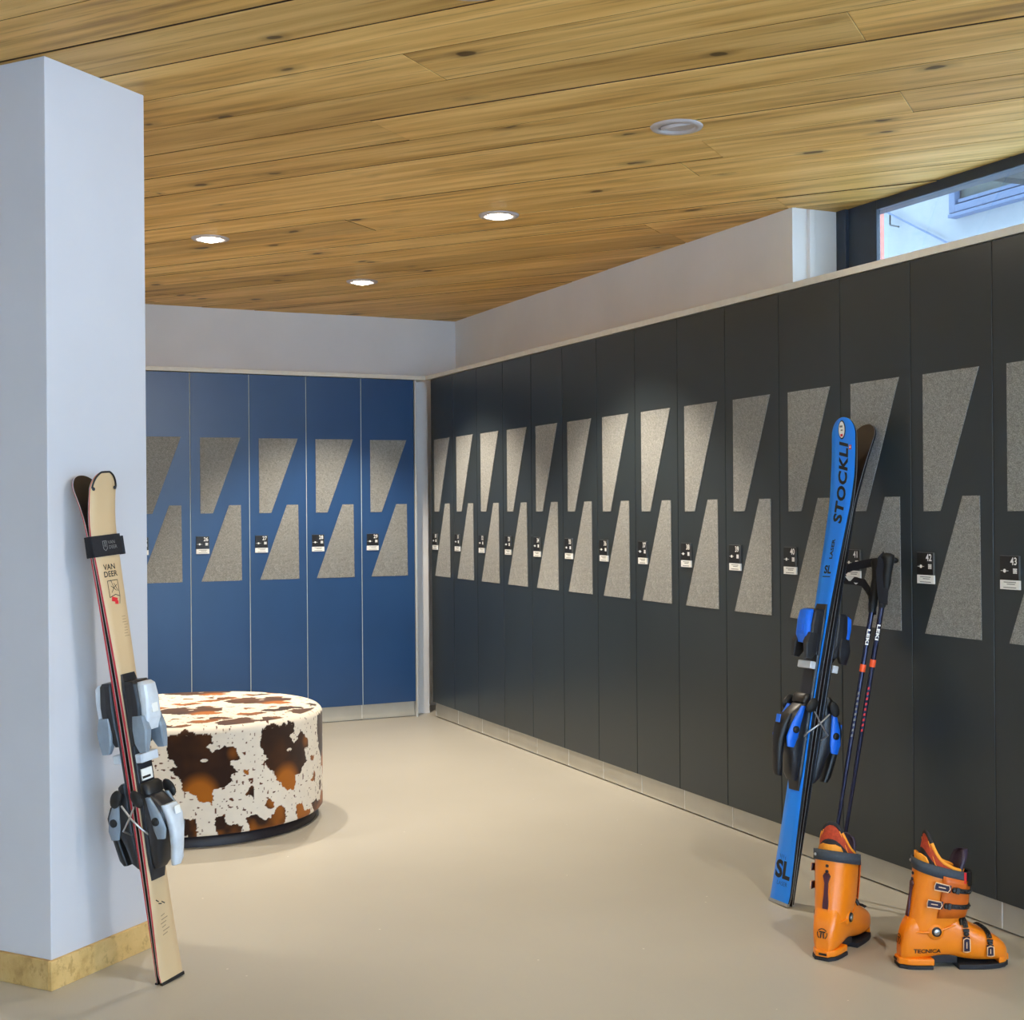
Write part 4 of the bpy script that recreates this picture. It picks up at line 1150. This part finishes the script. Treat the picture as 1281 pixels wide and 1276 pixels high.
# ================================================================= ski boots
def sup(t, e):
    c, s_ = math.cos(t), math.sin(t)
    return math.copysign(abs(c) ** e, c), math.copysign(abs(s_) ** e, s_)
LOW = [(0.002, 0.018, 0.022, 0.060), (0.008, 0.028, 0.018, 0.095), (0.020, 0.034, 0.018, 0.128), (0.045, 0.039, 0.018, 0.152), (0.080, 0.042, 0.026, 0.160), (0.115, 0.0435, 0.032, 0.158),
       (0.145, 0.046, 0.028, 0.146), (0.175, 0.049, 0.020, 0.126), (0.205, 0.0515, 0.018, 0.108), (0.235, 0.051, 0.018, 0.094), (0.260, 0.0465, 0.018, 0.082), (0.278, 0.039, 0.018, 0.070), (0.289, 0.029, 0.018, 0.058), (0.294, 0.018, 0.020, 0.046)]
def low_at(x):
    for i in range(len(LOW) - 1):
        if LOW[i][0] <= x <= LOW[i + 1][0]:
            t = (x - LOW[i][0]) / (LOW[i + 1][0] - LOW[i][0]); return [LOW[i][j] + t * (LOW[i + 1][j] - LOW[i][j]) for j in range(1, 4)]
    return LOW[0][1:] if x < LOW[0][0] else LOW[-1][1:]
def low_pt(x, t, off=0.0):
    hw, z0, z1 = low_at(x); c, s_ = sup(t, 0.62)
    return Vector((x, (hw + off) * c, (z0 + z1) / 2 + ((z1 - z0) / 2 + off) * s_))
# cuff: rows of (centre height, x centre, half length, half width, tilt of the ring)
CUF = [(0.098, 0.090, 0.070, 0.0455, 0.10), (0.125, 0.099, 0.074, 0.049, 0.02), (0.155, 0.107, 0.075, 0.0515, -0.10), (0.190, 0.112, 0.074, 0.053, -0.18), (0.225, 0.116, 0.073, 0.0545, -0.24), (0.252, 0.119, 0.0725, 0.0555, -0.26)]
def cuf_at(z):
    z = max(CUF[0][0], min(CUF[-1][0] + 0.03, z))
    for i in range(len(CUF) - 1):
        if z <= CUF[i + 1][0] or i == len(CUF) - 2:
            t = (z - CUF[i][0]) / (CUF[i + 1][0] - CUF[i][0]); return [CUF[i][j] + t * (CUF[i + 1][j] - CUF[i][j]) for j in range(1, 5)]
def cuf_pt(z, t, off=0.0):
    xc, hl, hw, tl = cuf_at(z); c, s_ = sup(t, 0.82)
    x = xc + (hl + off) * c
    return Vector((x, (hw + off) * s_, z + tl * (x - xc)))

def ski_boot(mat, sgn, lab):
    """local: x to the toe, z up; the buckle side is y = -sgn"""
    t = thing('ski_boot', lab, 'ski boot', mat, 'pair of orange ski boots')
    Y = Matrix.Diagonal((1, sgn, 1, 1))
    def nb_():
        b_ = MB(); b_.M = Y; return b_
    NS = 28
    b = nb_(); b.loft([[low_pt(x, 2 * PI * k_ / NS) for k_ in range(NS)] for x, *_ in LOW]); shell = b.build('shell', M['boot_orange'], t)
    sb = shell.modifiers.new('smooth', 'SUBSURF'); sb.levels = 1; sb.render_levels = 1
    # soles: heel block and toe block, raised arch between
    def outline(x0, x1, off=0.002, z=0.02, n=10):
        xs = np.linspace(x0, x1, n); L_ = [(x, low_at(x)[0] * 0.97 + off) for x in xs]; return [(x, -w) for x, w in L_] + [(x, w) for x, w in reversed(L_)]
    b = nb_(); b.prism(outline(-0.004, 0.082, 0.003), 0.0, 0.010); b.build('heel_sole', M['sole_black'], t, 0.002)
    b = nb_(); b.prism(outline(-0.005, 0.086, 0.0005), 0.010, 0.028); b.build('heel_block', M['boot_orange'], t, 0.004)
    b = nb_(); b.prism(outline(0.150, 0.297, 0.001), 0.0, 0.013); b.build('toe_sole', M['sole_black'], t, 0.002)
    b = nb_(); b.prism(outline(0.262, 0.300, -0.001), 0.013, 0.030); b.build('toe_block', M['boot_orange'], t, 0.004)
    b = nb_(); b.prism(outline(0.083, 0.152, -0.016), 0.012, 0.034); b.build('arch', M['sole_black'], t, 0.002)
    # cuff
    b = nb_()
    rows = [[cuf_pt(z, 2 * PI * k_ / 32) for k_ in range(32)] for z, *_ in CUF]
    # lower edge arched over the ankle
    rows[0] = [p + Vector((0, 0, 0.020 * max(0, (p.x - 0.09) / 0.07))) for p in rows[0]]
    rows[-1] = [p + Vector((0, 0, 0.012 * max(0, (0.119 - p.x) / 0.07) ** 2)) for p in rows[-1]]
    b.loft(rows, False, False); cuff = b.build('cuff', M['boot_orange'], t)
    so = cuff.modifiers.new('wall', 'SOLIDIFY'); so.thickness = 0.004; so.offset = -1
    sb = cuff.modifiers.new('smooth', 'SUBSURF'); sb.levels = 1; sb.render_levels = 1
    # deeper-orange overlap flap across the front of the cuff
    b = nb_()
    ts = np.linspace(R(-98), R(62), 18)
    b.loft([[cuf_pt(z, a_, 0.0022) for a_ in ts] for z in (0.142, 0.165, 0.190, 0.215, 0.238, 0.252)], False, False, False); fl = b.build('cuff_flap', M['boot_orange_deep'], t)
    fm = fl.modifiers.new('wall', 'SOLIDIFY'); fm.thickness = 0.003; fm.offset = 1
    # raised rim along the lower edge of the cuff
    b = nb_(); b.tube([cuf_pt(0.104 + 0.020 * max(0, (cuf_pt(0.1, a_).x - 0.09) / 0.07), a_, 0.0005) for a_ in np.linspace(R(50), R(310), 30)], 0.0026, 6); b.build('cuff_rim', M['boot_orange'], t)
    # pivots on both sides
    for sd in (-1, 1):
        b = MB(); q = cuf_pt(0.113, R(98 * sd), 0.0)
        b.M = Y @ Matrix.Translation((0.088, sd * 0.0475, 0.104)) @ Matrix.Rotation(R(-90 * sd), 4, 'X')
        b.lathe([(0.0, 0.0065), (0.008, 0.0065), (0.0085, 0.0055)], 20); b.cur = 1
        b.lathe([(0.0085, 0.005), (0.0125, 0.005), (0.014, -0.004)], 20)
        b.build('cuff_pivot', [M['steel'], M['black_plastic']], t)
        b = MB(); b.M = Y @ Matrix.Translation((0.088, sd * 0.0455, 0.104)) @ Matrix.Rotation(R(-90 * sd), 4, 'X')
        b.lathe([(0.0, 0.004), (0.019, 0.003), (0.024, -0.004)], 24); b.build('pivot_boss', M['boot_orange'], t)
    # spine bracket with screws down the back
    b = nb_()
    def back(z, y, off): xc, hl, hw, tl = cuf_at(z); x = xc - hl * (1 - (y / hw) ** 2 * 0.5) - off; return (x, y, z - tl * hl)
    prof_ = [(0.214, 0.006), (0.207, 0.011), (0.200, 0.008), (0.190, 0.005), (0.165, 0.0055), (0.150, 0.0075), (0.140, 0.008), (0.134, 0.0075)]
    rows = [[back(z, -w, 0.001), back(z, -w, 0.005), back(z, w, 0.005), back(z, w, 0.001)] for z, w in prof_]
    b.loft(rows, smooth=False); b.build('spine_bracket', M['maroon'], t)
    b = nb_()
    for z in (0.232, 0.218, 0.121):
        b.ell(back(z, 0, 0.002), (0.003, 0.0048, 0.0048), 10, 6)
    b.build('spine_screw', M['buckle_metal'], t)
    b = nb_(); rows = [[back(z, -w, 0.0005), back(z, -w, 0.0035), back(z, w, 0.0035), back(z, w, 0.0005)] for z, w in ((0.134, 0.008), (0.124, 0.0085), (0.112, 0.007), (0.106, 0.004))]
    b.loft(rows, smooth=False); b.build('spine_tab', M['boot_orange'], t)
    # liner: outside, lining, edge
    b = nb_()
    def lin_pt(h, a_, off=0.0):
        """h 0..1 from inside the cuff to the upper edge; a_ 0 = front"""
        xc, hl, hw, tl = cuf_at(0.252); c, s_ = sup(a_, 0.85)
        k_ = (1 - math.cos(a_)) / 2                       # 0 at the front, 1 at the back
        ztop = 0.262 + 0.098 * k_ ** 2.4
        z = 0.215 + (ztop - 0.215) * h
        lean = (z - 0.252) * 0.20 * k_
        return Vector((xc - 0.002 + (hl - 0.010 + off) * c + lean, (hw - 0.007 + off) * s_ * (1 - 0.22 * max(0, h - 0.45) * k_), z))
    aa = np.linspace(R(18), R(342), 30)
    b.loft([[lin_pt(h, a_) for a_ in aa] for h in (0, 0.35, 0.6, 0.72)], False, False, False); b.build('liner', M['liner_black'], t)
    b = nb_(); b.loft([[lin_pt(h, a_) for a_ in aa] for h in (0.72, 0.8, 0.93, 1.0)], False, False, False); b.build('liner_collar', M['liner_rust'], t)
    b = nb_(); b.loft([[lin_pt(h, a_, -0.008) for a_ in aa] for h in (0, 0.35, 0.6, 0.8, 0.93, 0.99)], False, False, False); b.build('liner_lining', M['liner_rust'], t)
    edge = [lin_pt(1.0, a_, -0.004) for a_ in aa]
    b = nb_(); b.tube(edge[11:19], 0.0062, 8); b.build('liner_edge', M['liner_black'], t)
    b = nb_(); b.tube(edge[:12], 0.0055, 8); b.tube(edge[18:], 0.0055, 8); b.build('liner_piping', M['liner_orange'], t)
    b = nb_()
    for sd in (-1, 1): b.tube([lin_pt(0.98 - 0.02, PI + sd * R(28), 0.001), lin_pt(0.72, PI + sd * R(62), 0.001), lin_pt(0.52, PI + sd * R(95), 0.0012), lin_pt(0.62, PI + sd * R(120), 0.001)], 0.0012, 5)
    b.build('liner_seam', M['liner_orange'], t)
    # tongue of the liner
    b = nb_(); rows = []
    for z, w, lx in ((0.20, 0.036, 0.0), (0.245, 0.038, 0.004), (0.270, 0.038, 0.010), (0.290, 0.036, 0.017), (0.304, 0.029, 0.022), (0.312, 0.014, 0.023)):
        rows.append([Vector((0.172 + lx - 0.016 * (y_ / 0.038) ** 2, y_ * w / 0.038, z)) for y_ in np.linspace(-0.038, 0.038, 9)] + [Vector((0.162 + lx - 0.016 * (y_ / 0.038) ** 2, y_ * w / 0.038 * 0.95, z)) for y_ in np.linspace(0.038, -0.038, 9)])
    b.loft(rows); b.build('tongue', simple('dark_violet_tongue', lin(56, 46, 66), 0.45, var=0.1), t)
    # power strap
    b = nb_()
    ring = np.linspace(0, 2 * PI, 41)[:-1]
    def stp(a_, dz, off):
        p = cuf_pt(0.252, a_, off); return p + Vector((0, 0, dz))
    b.loft([[stp(a_, dz, off) for a_ in ring] for dz, off in ((-0.008, 0.001), (-0.008, 0.0045), (0.022, 0.0040), (0.022, 0.0))], False, False); ps = b.build('power_strap', M['strap_grey'], t)
    b = nb_(); aa2 = np.linspace(R(-52), R(12), 12)
    b.loft([[stp(a_, dz, off) for a_ in aa2] for dz, off in ((-0.013, 0.004), (-0.012, 0.009), (0.024, 0.0085), (0.025, 0.004))], False, False, False, smooth=False); b.build('strap_clasp', M['black_plastic'], ps)
    b = nb_(); p = stp(R(214) if sgn < 0 else R(150), 0.006, 0.0055); b.ell(p, (0.0045, 0.0045, 0.0045), 10, 6); b.build('strap_rivet', M['steel'], ps)
    b = nb_(); aa3 = np.linspace(R(-60), R(-52), 4); b.loft([[stp(a_, dz, 0.0048) for a_ in aa3] for dz in (-0.008, 0.022)], False, False, False); b.build('strap_tag', M['red_print'], ps)
    # rear spoiler tab standing behind the liner
    b = nb_(); rows = []
    for z, w in ((0.272, 0.034), (0.288, 0.034), (0.300, 0.030), (0.308, 0.018)):
        rows.append([(0.0475 + 0.022 * (y_ / 0.022) ** 2 * (w / 0.034) ** 2, y_ * w / 0.022, z) for y_ in (-0.022, -0.015, -0.008, 0, 0.008, 0.015, 0.022)] + [(0.052 + 0.022 * (y_ / 0.022) ** 2 * (w / 0.034) ** 2, y_ * w / 0.022, z) for y_ in (0.022, 0.015, 0.008, 0, -0.008, -0.015, -0.022)])
    b.loft(rows, smooth=False); b.build('spoiler', M['liner_orange'], t)
    # buckles
    def buckle(fr, ln, wd, steps, wire_end):
        """fr: origin, along, across, out"""
        O, A, Bv, N_ = fr
        FM = Matrix(((A.x, Bv.x, N_.x, O.x), (A.y, Bv.y, N_.y, O.y), (A.z, Bv.z, N_.z, O.z), (0, 0, 0, 1)))
        b_ = MB(); b_.M = Y @ FM
        b_.box((ln * 0.30, 0, 0.003), (ln * 0.60, wd, 0.003)); bo = b_.build('buckle', M['buckle_metal'], t, 0.0008)
        b_ = MB(); b_.M = Y @ FM
        h = wd / 2; b_.tube([(0.0, -h, 0.006), (ln * 0.5, -h * 0.9, 0.007), (ln * 0.56, 0, 0.007), (ln * 0.5, h * 0.9, 0.007), (0.0, h, 0.006), (-0.002, 0, 0.006)], 0.0016, 6, closed=True)
        b_.box((ln * 0.26, 0, 0.0065), (ln * 0.26, 0.0022, 0.002)); b_.build('lever', M['buckle_edge'], bo)
        b_ = MB(); b_.M = Y @ FM
        b_.ell((ln * 0.72, 0, 0.005), (ln * 0.10, wd * 0.42, 0.005), 10, 6); b_.box((ln * 0.86, 0, 0.004), (ln * 0.12, wd * 0.8, 0.005))
        b_.build('catch', M['black_plastic'], bo)
        return bo
    def strap_over(pts, wd, name='buckle_strap', teeth=True):
        b_ = nb_(); rows = []
        for i, (p, n_) in enumerate(pts):
            q0 = pts[max(0, i - 1)][0]; q1 = pts[min(len(pts) - 1, i + 1)][0]; td = (q1 - q0).normalized(); sd_ = td.cross(n_).normalized()
            rows.append([p + sd_ * wd / 2, p + sd_ * wd / 2 + n_ * 0.003, p - sd_ * wd / 2 + n_ * 0.003, p - sd_ * wd / 2])
        b_.loft(rows, smooth=False)
        if teeth:
            for i in range(len(pts) - 1):
                m_p = (pts[i][0] + pts[i + 1][0]) / 2 + pts[i][1] * 0.004; b_.ell(m_p, (0.003, 0.003, 0.002), 6, 4)
        return b_.build(name, M['black_plastic'], t)
    for zc_, a0_ in ((0.222, -112), (0.176, -122)):
        # cuff buckles lie along the lateral side, y<0
        def cp(a_): return cuf_pt(zc_, R(a_), 0.0055)
        O = cp(a0_); A = (cp(a0_ + 34) - O); ln = A.length * 1.25; A.normalize(); N_ = Vector((0.1, -1, 0)); N_ = (N_ - A * N_.dot(A)).normalized(); Bv = N_.cross(A)
        buckle((O, A, Bv, N_), ln, 0.020, 0, None)
        pts = []
        for a_ in np.linspace(a0_ + 40, 30, 12):
            p = cp(a_); n_ = (p - Vector((cuf_at(zc_)[0], 0, p.z))).normalized(); pts.append((p, n_))
        strap_over(pts, 0.012)
    for xb_ in (0.168, 0.232):
        def lp(a_, o_=0.002): return low_pt(xb_, R(a_), o_)
        # lateral is y<0: angle 180 -> y negative, 90 -> top
        O = lp(196); A = (lp(158) - O); ln = max(0.040, A.length * 1.15); A.normalize(); N_ = Vector((0, -1, 0.25)); N_ = (N_ - A * N_.dot(A)).normalized(); Bv = N_.cross(A)
        buckle((O, A, Bv, N_), ln, 0.019, 0, None)
        pts = []
        for a_ in np.linspace(152, 52, 10):
            p = lp(a_, 0.003); hw, z0, z1 = low_at(xb_); n_ = (p - Vector((xb_, 0, (z0 + z1) / 2))).normalized(); pts.append((p + n_ * 0.001, n_))
        strap_over(pts, 0.013)
    # black instep bellows where the cuff meets the shell
    b = nb_(); b.tube([low_pt(0.158, R(a_), 0.004) for a_ in np.linspace(150, 30, 12)], 0.0052, 6); b.build('instep_gasket', M['black_plastic'], t)
    # lettering on the buckle side of the shell, mark on the heel
    tm = text_mesh('TECNICA', 0.0155, bold=0.0004, sx=1.12)
    def on_side(u, v, w):
        x = 0.066 + u * 1.0; hw, z0, z1 = low_at(x); z = 0.049 + v; m_ = (z0 + z1) / 2; r_ = min(0.98, abs(z - m_) / ((z1 - z0) / 2))
        return Vector((x, -(hw * (1 - r_ ** (2 / 0.62)) ** (0.62 / 2) + 0.0012), z))
    if sgn > 0:
        vs, fs = mapped(tm, on_side); raw_build('lettering', [Y @ Vector(v) for v in vs], fs, M['black_print'], t)
    def heel(u, v, off=0.0012):
        z = 0.072 + v; y = u
        # find x on the heel surface by walking the profile
        for x in np.linspace(0.0, 0.06, 121):
            hw, z0, z1 = low_at(x); m_, hh = (z0 + z1) / 2, (z1 - z0) / 2
            if abs(z - m_) < hh and abs(y) < hw and (abs(y) / hw) ** (2 / 0.62) + (abs(z - m_) / hh) ** (2 / 0.62) <= 1: return Vector((x - off - 0.002, y, z))
        return Vector((0.03, y, z))
    b = nb_()
    for a0_, a1_ in ((35, 145), (160, 235), (305, 380)):
        aa4 = np.radians(np.linspace(a0_, a1_, 9))
        vs = [heel(0.0125 * math.cos(a_), 0.0125 * math.sin(a_)) for a_ in aa4] + [heel(0.0150 * math.cos(a_), 0.0150 * math.sin(a_)) for a_ in aa4]
        b.add(vs, [(i, i + 1, 9 + i + 1, 9 + i) for i in range(8)])
    for quad in (((-0.009, 0.007), (0.009, 0.007), (0.009, 0.0035), (-0.009, 0.0035)), ((-0.005, 0.003), (-0.001, 0.003), (-0.003, -0.012), (-0.006, -0.011)), ((0.001, 0.003), (0.005, 0.003), (0.006, -0.011), (0.003, -0.012))):
        b.add([heel(u, v) for u, v in quad], [(0, 1, 2, 3)])
    b.build('heel_mark', M['black_print'], t)
    b = nb_(); b.box((-0.0068, 0.004, 0.019), (0.0012, 0.022, 0.006)); b.build('heel_tag', M['black_print'], t)
    return t
def boot_mat(heel_xy, toe_xy):
    d = Vector((toe_xy[0] - heel_xy[0], toe_xy[1] - heel_xy[1], 0)).normalized()
    return Matrix(((d.x, -d.y, 0, heel_xy[0]), (d.y, d.x, 0, heel_xy[1]), (0, 0, 1, 0), (0, 0, 0, 1)))
ski_boot(boot_mat((2.459, 2.822), (2.734, 2.714)), 1, 'orange ski boot seen from the buckle side, toe pointing along the lockers')
ski_boot(boot_mat((2.300, 2.945), (2.562, 3.100)), -1, 'orange ski boot seen from its heel, standing in front of the ski poles')
